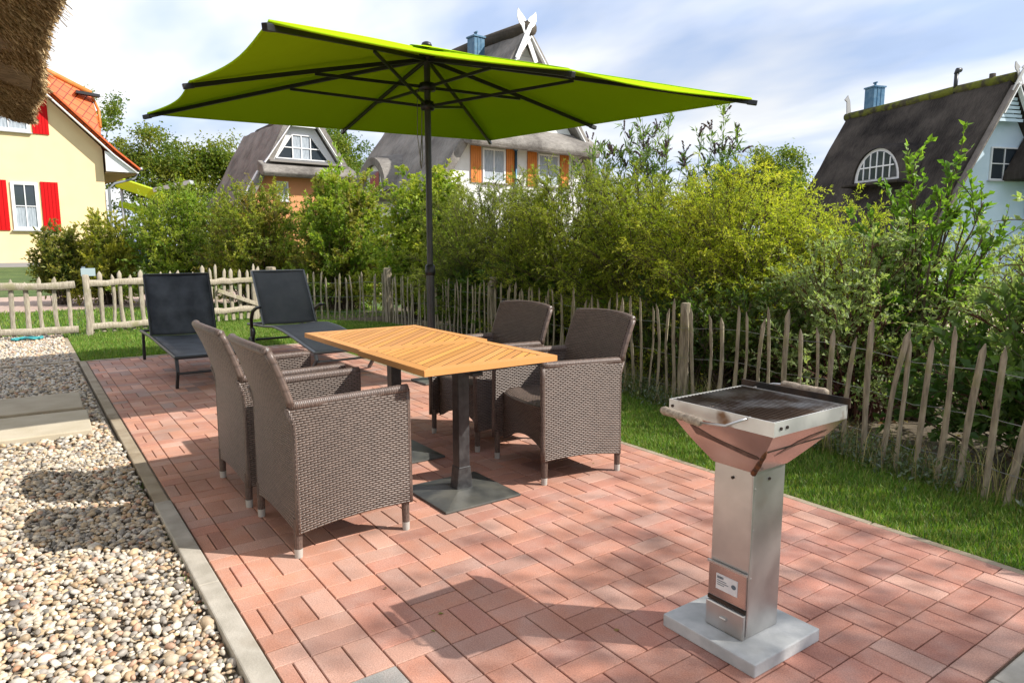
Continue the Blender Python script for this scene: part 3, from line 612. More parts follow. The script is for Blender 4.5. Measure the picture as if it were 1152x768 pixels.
def parasol():
    cx, cy, H = -4.74, .90, 2.0; t = thing('parasol', 'large square lime green parasol with black ribs standing behind the table', 'parasol', (cx, cy, 0))
    def ctop(a, b): return 0
    ends = []
    for a, b in [(-1, -1), (0, -1), (1, -1), (1, 0), (1, 1), (0, 1), (-1, 1), (-1, 0)]:
        ends.append(Vector((a*H, b*H*1.005, 2.55-.071*a+.045*b)))
    top = Vector((0, 0, 3.04))
    # canopy: eight panels, edge pulled inwards between rib ends
    V = []; C = []; nr, ns = 14, 10; F = []
    for k in range(8):
        p0, p1 = ends[k], ends[(k+1) % 8]; n0 = len(V)
        for j in range(nr+1):
            for i in range(ns+1):
                r = j/nr; s = i/ns
                e = p0.lerp(p1, s); cen = Vector((0, 0, e.z)); pull = .035*math.sin(math.pi*s); e = e.lerp(cen, pull)
                q = top.lerp(e, r); sag = math.sin(math.pi*s)*r*.018+.02*math.sin(math.pi*r)*0; q.z -= sag*.8-.008*math.sin(math.pi*r); V.append(q)
        for j in range(nr):
            for i in range(ns): a = n0+j*(ns+1)+i; F.append((a, a+1, a+ns+2, a+ns+1))
    th = len(V); V2 = [q+Vector((0, 0, .004)) for q in V]
    m = MB().add(V, F); m.add(V2, [f[::-1] for f in F]); o = m.build('canopy', m_cv, t, True)
    # sewn hem along the edge and welts over the ribs
    hm = MB(); ring = []
    for k in range(8): n0 = k*(nr+1)*(ns+1)+nr*(ns+1); ring += V[n0:n0+ns]
    hm.tube(ring+[ring[0]], .009, 6, False)
    for k in range(8): hm.tube([V[k*(nr+1)*(ns+1)+j*(ns+1)]+Vector((0, 0, .006)) for j in range(nr+1)], .007, 5)
    hm.build('hem', m_cv, o, True)
    cp = MB(); n = 8; ring = [top.lerp(e, .16)+Vector((0, 0, .028)) for e in ends]
    cp.add([top+Vector((0, 0, .045))]+ring, [(0, 1+i, 1+(i+1) % 8) for i in range(8)]); cp.build('wind_vent', m_cv, o, False)
    MB().lathe([(0, .03), (.045, .03), (.05, .045), (.04, .065), (.02, .075), (0, .076)], (top.x, top.y, top.z), 16).build('finial', m_blk, t, True)
    hubz = 2.98; MB().lathe([(0, -.03), (.07, -.03), (.075, 0), (.06, .05), (0, .05)], (0, 0, hubz), 16).build('crown_hub', m_blk, t, True)
    r1, r2 = 2.72, 2.56
    MB().lathe([(.035, -.03), (.075, -.03), (.08, .0), (.07, .035), (.035, .04)], (0, 0, r1), 16).build('runner', m_blk, t, True); MB().lathe([(.03, -.04), (.06, -.04), (.065, .0), (.055, .035), (.03, .04)], (0, 0, r2), 16).build('lower_runner', m_blk, t, True)
    for k, e in enumerate(ends):
        a = Vector((0, 0, hubz)).lerp(e, .02); def_ = Vector((0, 0, -.022)); d = (e-a).normalized()
        pts = [Vector((0, 0, hubz-.01)).lerp(e+Vector((0, 0, -.02)), q)+Vector((0, 0, .008*math.sin(math.pi*q)-.008)) for q in (.02, .25, .5, .75, 1)]
        rb = MB()
        for i in range(4): rb.bar(pts[i], pts[i+1]+(pts[i+1]-pts[i]).normalized()*.004, .024, .034)
        rb.bar(pts[-1]-d*.03, pts[-1]+d*.05, .034, .04); rbo = rb.build('rib', m_blk, t, bevel=.004)
        q = .52 if k % 2 else .47; mid = Vector((0, 0, hubz-.01)).lerp(e+Vector((0, 0, -.02)), q)+Vector((0, 0, .008*math.sin(math.pi*q)-.03))
        base = Vector((0, 0, r1 if k % 2 else r2))+Vector((e.x, e.y, 0)).normalized()*.06
        MB().bar(base, mid, .018, .026).build('strut', m_blk, rbo, bevel=.003)
    MB().tube([(0, 0, .02), (0, 0, 1.05)], .038, 18).build('lower_pole', m_pole, t, True, sharp=50)
    MB().tube([(0, 0, 1.0), (0, 0, 2.96)], .029, 18).build('pole', m_pole, t, True, sharp=50)
    MB().lathe([(.03, 0), (.046, 0), (.05, .03), (.046, .09), (.032, .1)], (0, 0, 1.02), 16).build('clamp_collar', m_blk, t, True)
    MB().box((0, 0, .01), (.30, .30, .02)).build('base_plate', m_plate, t, bevel=.003)
    rp = MB(); rp.tube([(-.02, -.045, 2.58), (-.03, -.05, 2.3), (-.05, -.06, 2.06), (-.03, -.06, 2.0), (-.015, -.055, 2.08), (-.02, -.05, 2.3)], .0045, 6); rp.tube([(-.05, -.075, 2.7), (-.055, -.08, 2.3), (-.035, -.06, 2.05)], .0035, 6)
    rp.build('cord', pm('grey_cord', (.25, .25, .2), .8), t, True)
parasol()

# ---------------------------------------------------------------- sun loungers
def sling_mat(name, c1, c2, scale=95):
    m, N, L = new_mat(name)
    o = N('ShaderNodeOutputMaterial'); p = N('ShaderNodeBsdfPrincipled'); L(p.outputs[0], o.inputs[0]); tc = N('ShaderNodeTexCoord')
    wv = N('ShaderNodeTexWave'); wv.wave_type = 'BANDS'; wv.bands_direction = 'Y'; wv.inputs['Scale'].default_value = scale/6.28*2; L(tc.outputs['Object'], wv.inputs['Vector'])
    n = N('ShaderNodeTexNoise'); n.inputs['Scale'].default_value = 6; n.inputs['Detail'].default_value = 7; L(tc.outputs['Object'], n.inputs['Vector']); r = N('ShaderNodeMapRange'); r.inputs[1].default_value = .35; r.inputs[2].default_value = .75; L(n.outputs['Fac'], r.inputs[0])
    x = N('ShaderNodeMix'); x.data_type = 'RGBA'; L(r.outputs[0], x.inputs[0]); x.inputs[6].default_value = (*c1, 1); x.inputs[7].default_value = (*c2, 1); L(x.outputs[2], p.inputs['Base Color']); p.inputs['Roughness'].default_value = .55
    b = N('ShaderNodeBump'); b.inputs['Strength'].default_value = .7; b.inputs['Distance'].default_value = .004; L(wv.outputs['Fac'], b.inputs['Height']); L(b.outputs[0], p.inputs['Normal']); return m
m_fr = pm('lounger_frame', (.030, .032, .034), .4, metal=.3); m_frl = pm('lounger_frame_grey', (.16, .165, .17), .38, metal=.6)
def lounger(lab, x, y, rz, W, prof, back, frame_end, leg, curvy, m_s, m_f, wheels):
    """local -x towards the head; prof: seat (x,z) points foot to hinge; back: (x,z) points hinge to top"""
    t = thing('sun_lounger', lab, 'sun lounger', (x, y, 0), R(rz), 'sun loungers at the far end of the patio')
    def strip(pts, w, name, mat):
        P = [Vector((a, 0, b)) for a, b in pts]; cum = [0]
        for i in range(1, len(P)): cum.append(cum[-1]+(P[i]-P[i-1]).length)
        def fn(u, v):
            s = v*cum[-1]
            for i in range(1, len(P)):
                if s <= cum[i]+1e-9: k = (s-cum[i-1])/(cum[i]-cum[i-1]); q = P[i-1].lerp(P[i], k); break
            return (q.x, (u-.5)*w, q.z-.012*math.sin(math.pi*u))
        MB().shell(lambda u, v: fn(1-u, v), 8, 20, .006).build(name, mat, t, True)
    strip(prof, W-.04, 'seat_sling', m_s); strip(back, W-.04, 'back_sling', m_s)
    f = MB(); fe = prof+[frame_end]
    for s in (-1, 1): f.tube([(a, s*(W/2-.01), b-.008) for a, b in fe], .016, 8)
    f.tube([(prof[0][0], -W/2, prof[0][1]-.008), (prof[0][0], W/2, prof[0][1]-.008)], .016, 8); f.tube([(frame_end[0], -W/2, frame_end[1]-.008), (frame_end[0], W/2, frame_end[1]-.008)], .016, 8)
    f.build('frame', m_f, t, True, sharp=60)
    b = MB()
    for s in (-1, 1): b.tube([(a, s*(W/2-.015), z) for a, z in back], .013, 8)
    b.tube([(back[-1][0], -W/2+.015, back[-1][1]), (back[-1][0], W/2-.015, back[-1][1])], .013, 8)
    b.tube([(back[-1][0]*.6+back[0][0]*.4, 0, back[-1][1]*.5+back[0][1]*.5), (frame_end[0]*.75+prof[-1][0]*.25, 0, frame_end[1]-.01)], .010, 8); b.build('back_frame', m_f, t, True, sharp=60)
    (lx, dxx) = leg
    for s in (-1, 1):
        MB().bar((lx, s*(W/2-.015), prof[0][1]-.01), (lx+.03, s*(W/2-.015), .16), .028, .04).bar((lx+.03, s*(W/2-.015), .17), (lx+dxx, s*(W/2-.015), 0), .026, .036).build('leg', m_f, t, bevel=.004)
    MB().tube([(lx+.04, -W/2+.02, .15), (lx+.04, W/2-.02, .15)], .012, 8).build('cross_bar', m_f, t, True)
    hx = frame_end[0]+.12
    for s in (-1, 1): MB().bar((hx, s*(W/2-.015), frame_end[1]-.01), (hx-.04, s*(W/2-.015), .0 if not wheels else .06), .03, .04).build('leg', m_f, t, bevel=.004)
    if wheels:
        hx = prof[-1][0]-.0
        for s in (-1, 1):
            MB().tube([(hx-.35, s*(W/2+.03), .30), (hx-.30, s*(W/2+.045), .42), (hx-.20, s*(W/2+.05), .52), (hx-.05, s*(W/2+.05), .57), (hx+.10, s*(W/2+.05), .585)], [.018, .022, .022, .02, .014], 8).build('armrest', m_blk, t, True)
            MB().tube([(hx-.30, s*(W/2+.03), .30), (hx-.22, s*(W/2+.04), .26), (hx-.28, s*(W/2+.05), .13)], .018, 8).build('wheel_arm', m_blk, t, True)
            wl = MB(); wl.tube([(hx-.30, s*(W/2+.035), .10), (hx-.30, s*(W/2+.075), .10)], .10, 20); wl.tube([(hx-.30, s*(W/2+.03), .10), (hx-.30, s*(W/2+.08), .10)], .03, 12); wl.build('wheel', m_blk, t, False, bevel=.008)
        MB().tube([(hx-.32, -W/2, .16), (hx-.32, W/2, .16)], .014, 8).build('axle', m_blk, t, True)
m_s1 = sling_mat('sling_black', (.016, .020, .028), (.075, .085, .10)); m_s2 = sling_mat('sling_grey', (.055, .060, .064), (.085, .09, .095))
lounger('black sun lounger with faded ribbed sling, left of the two at the patio end', -5.72, -.84, 0, .68,
        [(0, .30), (-.5, .315), (-1.0, .33), (-1.42, .34)], [(-1.44, .345), (-1.50, .60), (-1.66, .98)], (-2.15, .33), (-.02, -.06), False, m_s1, m_fr, False)
lounger('grey sun lounger with armrests and wheels, right of the two at the patio end', -5.62, .40, 1, .67,
        [(0, .245), (-.3, .285), (-.6, .33), (-.95, .375), (-1.3, .39), (-1.66, .36)], [(-1.68, .37), (-1.84, .66), (-2.05, .985)], (-2.3, .33), (-.02, -.16), True, m_s2, m_frl, True)
# ---------------------------------------------------------------- thatched cottages and the yellow house
m_white = pm('white_render', (.74, .74, .72), .85, col2=(.66, .66, .63), nscale=2, bump=.1, bscale=80)
m_wf = pm('white_paint', (.78, .78, .78), .5)
m_blue = pm('blue_render', (.62, .74, .83), .85, col2=(.57, .70, .80), nscale=2, bump=.1, bscale=80)
m_or = pm('orange_render', (.66, .29, .13), .85, col2=(.60, .27, .12), nscale=2)
m_yel = pm('yellow_render', (.80, .625, .36), .85, col2=(.76, .59, .335), nscale=1.4, bump=.06, bscale=60)
m_red = pm('red_paint', (.52, .004, .006), .6, spec=.15); m_osh = pm('orange_shutter', (.60, .20, .03), .55, col2=(.52, .16, .02), nscale=3)
def glass_mat():
    m, N, L = new_mat('window_glass'); o = N('ShaderNodeOutputMaterial'); p = N('ShaderNodeBsdfPrincipled'); L(p.outputs[0], o.inputs[0])
    p.inputs['Base Color'].default_value = (.035, .045, .055, 1); p.inputs['Roughness'].default_value = .06; p.inputs['Specular IOR Level'].default_value = .8; return m
m_gl = glass_mat(); m_curt = pm('net_curtain', (.42, .46, .50), .8, col2=(.25, .29, .33), nscale=9, stretch=(1, 5, .4))
m_zinc = pm('zinc_blue', (.035, .115, .20), .45, metal=.3, col2=(.09, .18, .26), nscale=6)
def thatch_mat(name, a, b, moss=None, ms=(.5, .7)):
    m, N, L = new_mat(name)
    o = N('ShaderNodeOutputMaterial'); p = N('ShaderNodeBsdfPrincipled'); L(p.outputs[0], o.inputs[0]); tc = N('ShaderNodeTexCoord')
    mp = N('ShaderNodeMapping'); mp.inputs['Scale'].default_value = (1, .18, .18); L(tc.outputs['Object'], mp.inputs[0])
    n = N('ShaderNodeTexNoise'); n.inputs['Scale'].default_value = 22; n.inputs['Detail'].default_value = 8; n.inputs['Roughness'].default_value = .8; L(mp.outputs[0], n.inputs['Vector'])
    n2 = N('ShaderNodeTexNoise'); n2.inputs['Scale'].default_value = .9; n2.inputs['Detail'].default_value = 5; L(tc.outputs['Object'], n2.inputs['Vector'])
    ad = N('ShaderNodeMath'); ad.operation = 'ADD'; L(n.outputs['Fac'], ad.inputs[0]); L(n2.outputs['Fac'], ad.inputs[1])
    r = N('ShaderNodeMapRange'); r.inputs[1].default_value = .75; r.inputs[2].default_value = 1.25; L(ad.outputs[0], r.inputs[0])
    x = N('ShaderNodeMix'); x.data_type = 'RGBA'; L(r.outputs[0], x.inputs[0]); x.inputs[6].default_value = (*a, 1); x.inputs[7].default_value = (*b, 1); c = x.outputs[2]
    if moss:
        n3 = N('ShaderNodeTexNoise'); n3.inputs['Scale'].default_value = 3; n3.inputs['Detail'].default_value = 6; L(tc.outputs['Object'], n3.inputs['Vector'])
        r3 = N('ShaderNodeMapRange'); r3.inputs[1].default_value = ms[0]; r3.inputs[2].default_value = ms[1]; L(n3.outputs['Fac'], r3.inputs[0])
        y = N('ShaderNodeMix'); y.data_type = 'RGBA'; L(r3.outputs[0], y.inputs[0]); L(c, y.inputs[6]); y.inputs[7].default_value = (*moss, 1); c = y.outputs[2]
    L(c, p.inputs['Base Color']); p.inputs['Roughness'].default_value = .95; p.inputs['Specular IOR Level'].default_value = .1
    b_ = N('ShaderNodeBump'); b_.inputs['Strength'].default_value = .8; b_.inputs['Distance'].default_value = .05; L(n.outputs['Fac'], b_.inputs['Height']); L(b_.outputs[0], p.inputs['Normal']); return m
t_grey = thatch_mat('thatch_grey', (.12, .108, .098), (.33, .305, .275)); t_dark = thatch_mat('thatch_dark', (.020, .017, .016), (.095, .080, .068)); t_moss = thatch_mat('ridge_moss', (.045, .04, .03), (.10, .085, .05), (.16, .17, .03), (.42, .6))
t_ridge = thatch_mat('ridge_sod', (.05, .042, .035), (.12, .10, .08))
def gable_roof(t, prof, x0, x1, th, mat, name='roof', org=None, nx=24):
    """prof: outer (y,z) points left eave -> ridge -> right eave; x0 front, x1 back"""
    P = np.array(prof, float); n = len(P); d = np.gradient(P, axis=0); nn = np.stack([d[:, 1], -d[:, 0]], 1); nn /= np.linalg.norm(nn, axis=1, keepdims=True)
    Q = P+nn*th; Q[:, 1] = np.minimum(Q[:, 1], P[:, 1]-.02); m = MB(); V = []
    for i in range(nx+1):
        x = x0+(x1-x0)*i/nx
        for a in P: V.append((x, a[0]+.02*math.sin(x*5+a[1]*3), a[1]+.025*math.sin(x*3.1+a[0]*2.3)))
        for a in Q: V.append((x, a[0], a[1]))
    F = []; w = 2*n
    for i in range(nx):
        for j in range(n-1):
            F.append((i*w+j, i*w+j+1, (i+1)*w+j+1, (i+1)*w+j)); F.append((i*w+n+j, (i+1)*w+n+j, (i+1)*w+n+j+1, i*w+n+j+1))
        for j in (0, n-1): F.append((i*w+j, (i+1)*w+j, (i+1)*w+n+j, i*w+n+j))
    for i in (0, nx):
        for j in range(n-1): F.append((i*w+j, i*w+n+j, i*w+n+j+1, i*w+j+1))
    return m.add(V, F).build(name, mat, t, bevel=.04)
def prof_line(pts, k=6):
    o = []
    for (a, b) in zip(pts[:-1], pts[1:]):
        for i in range(k): o.append((a[0]+(b[0]-a[0])*i/k, a[1]+(b[1]-a[1])*i/k))
    return o+[pts[-1]]
def window(t, X, y0, y1, z0, z1, mx=1, mz=1, fr=.07, curtain=0, sill=True, fmat=None, th=.06):
    fmat = fmat or m_wf; f = MB(); cy, cz = (y0+y1)/2, (z0+z1)/2
    for y in (y0+fr/2, y1-fr/2): f.box((X+.03, y, cz), (th, fr, z1-z0))
    for z in (z0+fr/2, z1-fr/2): f.box((X+.03, cy, z), (th, y1-y0-2*fr, fr))
    for i in range(1, mx+1): f.box((X+.03, y0+(y1-y0)*i/(mx+1), cz), (th*.6, .035, z1-z0-2*fr))
    for i in range(1, mz+1): f.box((X+.03, cy, z0+(z1-z0)*i/(mz+1)), (th*.5, y1-y0-2*fr, .035))
    o = f.build('window', fmat, t)
    MB().box((X+.006, cy, cz), (.008, y1-y0-.02, z1-z0-.02)).build('pane', m_gl, o)
    if curtain:
        c = MB(); n = 26; zt = z0+(z1-z0)*curtain; V = []
        for i in range(n+1):
            y = y0+fr+(y1-y0-2*fr)*i/n; V += [(X+.016+.004*math.sin(i*1.9), y, z0+fr), (X+.016+.004*math.sin(i*1.9), y, zt-.03*abs(math.sin(i*.9)))]
        c.add(V, [(2*i, 2*i+2, 2*i+3, 2*i+1) for i in range(n)]).build('curtain', m_curt, o)
    if sill: MB().box((X+.05, cy, z0-.03), (.16, y1-y0+.12, .04)).build('sill', pm('sill_grey', (.45, .45, .46), .6), o)
    return o
def shutter(t, X, y0, y1, z0, z1, mat):
    s = MB(); n = 5; w_ = (y1-y0)/n
    for i in range(n): s.box((X+.03, y0+w_*(i+.5), (z0+z1)/2), (.03, w_-.012, z1-z0))
    s.box((X+.02, (y0+y1)/2, (z0+z1)/2), (.02, y1-y0, z1-z0-.01)); s.build('shutter', mat, t)
def chimney(t, x, y, z0, z1, w_, mat, cap=True):
    c = MB(); c.box((x, y, (z0+z1)/2), (w_, w_, z1-z0)); o = c.build('chimney', mat, t)
    k = MB(); 
    for i in range(1, 3): k.box((x+w_/2+.005, y-w_/2+w_*i/3, (z0+z1)/2), (.02, .03, z1-z0))
    k.box((x, y, z1+.03), (w_+.08, w_+.08, .06)).tube([(x, y, z1), (x, y, z1+.22)], .05, 8).tube([(x-.1, y, z1+.24), (x+.1, y, z1+.24)], .04, 8); k.build('cowl', mat, o)
def horse_boards(t, X, z, s=1.0, mat=None):
    for sg in (-1, 1):
        m = MB(); poly = []
        # board rising across the ridge with a horse-head outline
        L_ = 1.9*s; base = [(-.09, 0), (.09, 0), (.09, L_*.72), (.16, L_*.80), (.15, L_*.9), (.05, L_), (-.02, L_*1.04), (-.06, L_*.97), (-.16, L_*.86), (-.20, L_*.79), (-.14, L_*.77), (-.06, L_*.80), (-.09, L_*.70)]
        a = sg*R(27); 
        for (u, v) in base: u *= sg*s; poly.append((u*math.cos(a)+(v-1.05*s)*math.sin(a), z-u*math.sin(a)*1+(v-1.05*s)*math.cos(a)))
        m.prism(poly, X+.02*sg, X+.02*sg+.035, 'x').build('gable_board', mat or m_wf, t)
# ---- white cottage with orange shutters
def white_house():
    t = thing('thatched_house', 'white thatched house with orange shutters and crossed gable boards behind the parasol', 'house', (-21.95, 14.45, 0), math.atan2(.05, 1), 'thatched houses behind the hedge')
    MB().prism([(-3.6, 0), (3.75, 0), (3.75, 4.3), (3.4, 5.6), (-2.7, 5.6), (-3.6, 4.1)], -.02, -7, 'x').build('wall', m_white, t)
    MB().prism([(-2.55, 5.5), (3.1, 5.5), (.25, 9.15)], .02, -.3, 'x').build('gable', m_white, t)
    g = MB(); 
    for i in range(9):
        z = 5.9+i*.35; hw = (9.3-z)*.72
        g.box((.03, .25, z), (.02, hw*2, .02))
    g.build('weatherboard_lines', pm('joint_grey', (.5, .5, .5), .8), t)
    gable_roof(t, prof_line([(-4.3, 3.3), (-3.55, 4.5), (-2.9, 5.45), (.2, 9.75), (3.55, 5.65), (4.0, 4.8), (4.5, 3.6)]), .35, -7.2, .38, t_grey)
    b = MB()
    for s, y1, z1 in ((-1, -2.75, 5.5), (1, 3.35, 5.5)): b.bar((.37, .2, 9.35), (.37, y1, z1-.1), .04, .26, up=(1, 0, 0))
    b.build('barge_board', m_wf, t); horse_boards(t, .42, 9.4, 1.05)
    p = MB().prism([(.0, 5.2), (.75, 4.95), (.85, 5.15), (.75, 5.45), (.0, 5.95)], -2.95, 3.75, 'y').build('pent_thatch', t_grey, t, bevel=.06)
    r = MB(); r.tube([(.45, .2, 9.66), (-3, .2, 9.74), (-5, .2, 9.70), (-7.3, .2, 9.66)], .30, 12); r.build('ridge', t_ridge, t, True)
    for a, b_ in ((-1.85, -.75), (.95, 2.1)): window(t, .0, a, b_, 3.75, 5.02, 1, 0, curtain=.95); shutter(t, .0, a-.55, a-.06, 3.7, 5.06, m_osh); shutter(t, .0, b_+.06, b_+.56, 3.7, 5.06, m_osh)
    d = MB(); d.tube([(.12, -.28, 5.1), (.12, -.28, .1)], .05, 8); d.tube([(.12, -.28, 5.02), (.12, -.28, 5.14)], .09, 8); d.build('downpipe', m_zinc, t, True)
    MB().lathe([(0, 0), (.05, 0), (.05, .02), (0, .02)], (0, 0, 0), 8); chimney(t, -1.9, -.75, 8.3, 9.62, .50, m_zinc)
    # eyebrow dormer in the left slope
    e = MB(); 
    for i in range(1): pass
    arch = [( .9*math.cos(a), .9*math.sin(a)) for a in np.linspace(0, math.pi, 13)]
    def slope_y(z): return -2.9-(5.45-z)*(.65/.95)
    V = []; F = []
    outer = [(-4.1+1.15*math.cos(a), 3.5+1.35*math.sin(a)) for a in np.linspace(0, math.pi, 15)]; inner = [(-4.1+.85*math.cos(a), 3.5+1.05*math.sin(a)) for a in np.linspace(0, math.pi, 15)]
    for (a, b2), (c, d2) in zip(outer, inner): V += [(a, -4.45, b2), (c, -4.45, d2), (a, -1.6, b2+.5), (c, -1.6, d2+.4)]
    for i in range(14): k = 4*i; F += [(k, k+1, k+5, k+4), (k, k+4, k+6, k+2), (k+1, k+3, k+7, k+5)]
    MB().add(V, F).build('eyebrow_dormer', t_grey, t, True, sharp=50)
    wv = MB().add([(a, -4.3, b2) for a, b2 in inner], [tuple(range(15))]).build('dormer_face', m_white, t)
    MB().box((-4.1, -4.32, 3.9), (.8, .04, .8)).build('dormer_window', m_gl, wv)
white_house()
# ---- orange cottage
def orange_house():
    t = thing('thatched_house', 'orange thatched house with white upper gable and wide white window, left of the parasol pole', 'house', (-35.79, 10.19, 0), math.atan2(.05, 1), 'thatched houses behind the hedge')
    MB().prism([(-2.9, 0), (3.4, 0), (3.2, 3.6), (2.6, 5.3), (-1.95, 5.3), (-2.8, 3.6)], 0, -6.2, 'x').build('wall', m_or, t)
    MB().prism([(-1.75, 5.55), (2.15, 5.55), (.75, 7.62), (-.35, 7.62)], .03, -.4, 'x').build('gable', m_wf, t)
    gable_roof(t, prof_line([(-3.2, 3.3), (-2.2, 4.95), (-.75, 7.65), (.25, 7.95), (1.25, 7.65), (2.75, 5.3), (3.6, 3.6)]), .35, -6.5, .32, t_grey)
    b = MB(); b.bar((.38, -.42, 7.62), (.38, -1.95, 5.45), .04, .22, up=(1, 0, 0)); b.bar((.38, .82, 7.62), (.38, 2.3, 5.45), .04, .22, up=(1, 0, 0)); b.box((.38, .2, 7.55), (.04, 1.3, .34)); b.build('barge_board', m_wf, t)
    p = MB().prism([(.0, 4.95), (.75, 4.75), (.9, 4.95), (.75, 5.3), (.0, 5.6)], -2.2, 2.85, 'y').build('pent_thatch', t_grey, t, bevel=.06)
    MB().box((.42, .3, 5.56), (.5, 4.1, .10)).build('gutter_board', pm('grey_board', (.22, .20, .18), .8), t)
    # trapezoid window of three lights
    f = MB()
    def bar(a, b_, w_=.08): f.bar((.06, *a), (.06, *b_), .05, w_, up=(1, 0, 0))
    bar((-1.25, 5.78), (1.65, 5.78)); bar((-.35, 7.0), (.62, 7.0)); bar((-.35, 5.78), (-.35, 7.0)); bar((.62, 5.78), (.62, 7.0)); bar((-1.2, 5.8), (-.38, 6.98)); bar((1.6, 5.8), (.65, 6.98)); bar((.13, 5.8), (.13, 7.0), .05); bar((-.8, 6.35), (1.1, 6.35), .05)
    fo = f.build('window', m_wf, t); MB().prism([(-1.2, 5.78), (1.6, 5.78), (.62, 7.0), (-.35, 7.0)], .036, .042, 'x').build('pane', m_gl, fo)
    MB().prism([(-.3, 5.82), (.57, 5.82), (.57, 6.96), (-.3, 6.96)], .0435, .046, 'x').build('curtain', m_curt, fo)
    window(t, .0, -1.25, -.65, 3.6, 4.6, 0, 0, curtain=.98); window(t, .0, 1.6, 2.1, 3.6, 4.6, 0, 0)
    MB().bar((.05, -2.2, 5.05), (.05, -3.3, 3.2), .06, .2, up=(1, 0, 0)).build('side_board', m_wf, t)
    MB().tube([(.45, .2, 7.88), (-3, .2, 7.98), (-6.6, .2, 7.9)], .26, 10).build('ridge', t_ridge, t, True)
orange_house()
# ---- blue house
def blue_house():
    t = thing('thatched_house', 'pale blue house under a steep dark thatched roof with mossy ridge and eyebrow window', 'house', (-9.38, 26.10, 0), math.atan2(-.3489, .937), 'thatched houses behind the hedge')
    MB().prism([(-2.35, 0), (7, 0), (7, 2.0), (1.6, 6.6), (0, 6.75), (-2.35, 2.75)], -.0, -7.2, 'x').build('wall', m_blue, t)
    gable_roof(t, prof_line([(-3.2, 1.75), (-2.82, 2.4), (0, 7.10), (2.9, 3.0), (3.4, 2.3)]), .35, -7.5, .28, t_dark, nx=30)
    r = MB(); r.tube([(.45, 0, 6.98), (-2, 0, 7.02), (-5, 0, 7.0), (-7.6, 0, 7.02)], .18, 12); r.build('ridge', t_moss, t, True)
    fr = MB()  # ragged lighter verge
    fr.bar((.45, -.1, 6.7), (.45, -2.9, 1.95), .06, .30, up=(1, 0, 0)); fr.bar((.45, .1, 6.7), (.45, 3.0, 2.65), .06, .30, up=(1, 0, 0)); fr.build('verge', thatch_mat('verge_straw', (.12, .10, .09), (.28, .25, .22)), t)
    b = MB(); b.bar((.50, -.55, 5.75), (.50, .05, 6.8), .04, .16, up=(1, 0, 0)); b.bar((.50, .55, 5.75), (.50, -.05, 6.8), .04, .16, up=(1, 0, 0)); b.build('barge_board', m_wf, t); horse_boards(t, .52, 7.0, .55, pm('grey_boards', (.42, .41, .40), .8))
    g = MB(); 
    for i in range(2, 8): g.box((.33, 0, 5.3+i*.14), (.02, max(.15, (6.75-5.3-i*.14)*.95), .10))
    g.build('gable_cladding', m_blue, t)
    window(t, .0, -.35, .87, 3.58, 4.72, 1, 1, curtain=0, fr=.05, th=.05)
    chimney(t, -6.4, .35, 6.5, 8.05, .55, m_zinc)
    MB().tube([(-1.9, -.1, 6.9), (-1.9, -.1, 7.65)], .07, 8).tube([(-1.9, -.1, 7.6), (-1.9, -.05, 7.75), (-1.9, .08, 7.75)], .09, 8).build('vent_pipe', m_fr, t, True)
    MB().tube([(-.5, 0, 6.9), (-.5, 0, 7.3)], .1, 8).build('vent_pipe', m_ridge if False else t_ridge, t, True)
    bd = MB(); bd.prism([(.12, 7.0), (.0, 7.7), (-.12, 7.95), (-.28, 7.75), (-.16, 7.66), (-.12, 7.0)], -7.5, -7.44, 'x'); bd.build('gable_board', pm('grey_boards', (.42, .41, .40), .8), t)
    # eyebrow window in the roof slope facing the garden
    def sy(z): return -(7.10-z)*(2.82/4.7)
    outer = []; inner = []
    for a in np.linspace(0, math.pi, 21): outer.append((-3.0+1.55*math.cos(a), 3.6+1.65*math.sin(a)**.8)); inner.append((-3.0+1.18*math.cos(a), 3.77+1.22*math.sin(a)))
    V = []; F = []
    for (a, b2), (c, d2) in zip(outer, inner): V += [(a, sy(b2)-.05, b2), (a*.96-.12, -2.42+.25, b2*.97+.05), (c, -2.42, d2), (c, -1.7, d2)]
    for i in range(20): k = 4*i; F += [(k, k+1, k+5, k+4), (k+1, k+2, k+6, k+5), (k+2, k+3, k+7, k+6)]
    V2 = []; F2 = []
    MB().add(V, F).build('eyebrow_dormer', t_dark, t, True, sharp=60)
    fa = MB().add([(a, -2.32, b2) for a, b2 in inner], [tuple(range(21))]).build('dormer_face', m_wf, t)
    gl = MB().add([(-3.0+(a+3.0)*.82, -2.35, 3.85+(b2-3.77)*.84) for a, b2 in inner], [tuple(range(21))]).build('pane', m_gl, fa)
    mm = MB(); 
    for i in range(-2, 3): mm.box((-3.0+i*.33, -2.37, 3.85+.5*math.sqrt(max(.05, 1-(i*.33/1.0)**2))), (.045, .03, 1.02*math.sqrt(max(.05, 1-(i*.33/1.0)**2))))
    mm.box((-3.0, -2.375, 4.3), (1.7, .03, .05)); mm.build('glazing_bars', m_wf, fa)
    MB().box((-3.0, -2.5, 3.65), (2.9, .5, .12)).build('dormer_sill', t_dark, t, bevel=.04)
    MB().prism([(.18, 3.55), (.25, 3.85), (2.1, 6.9), (2.6, 6.9), (4.6, 3.85), (4.6, 3.55)], .05, 1.5, 'x').build('porch_roof', t_dark, t, bevel=.06)
    MB().prism([(1.4, 0), (3.9, 0), (3.9, 3.6), (1.4, 3.6)], .01, 1.1, 'x').build('porch_wall', m_blue, t)
blue_house()
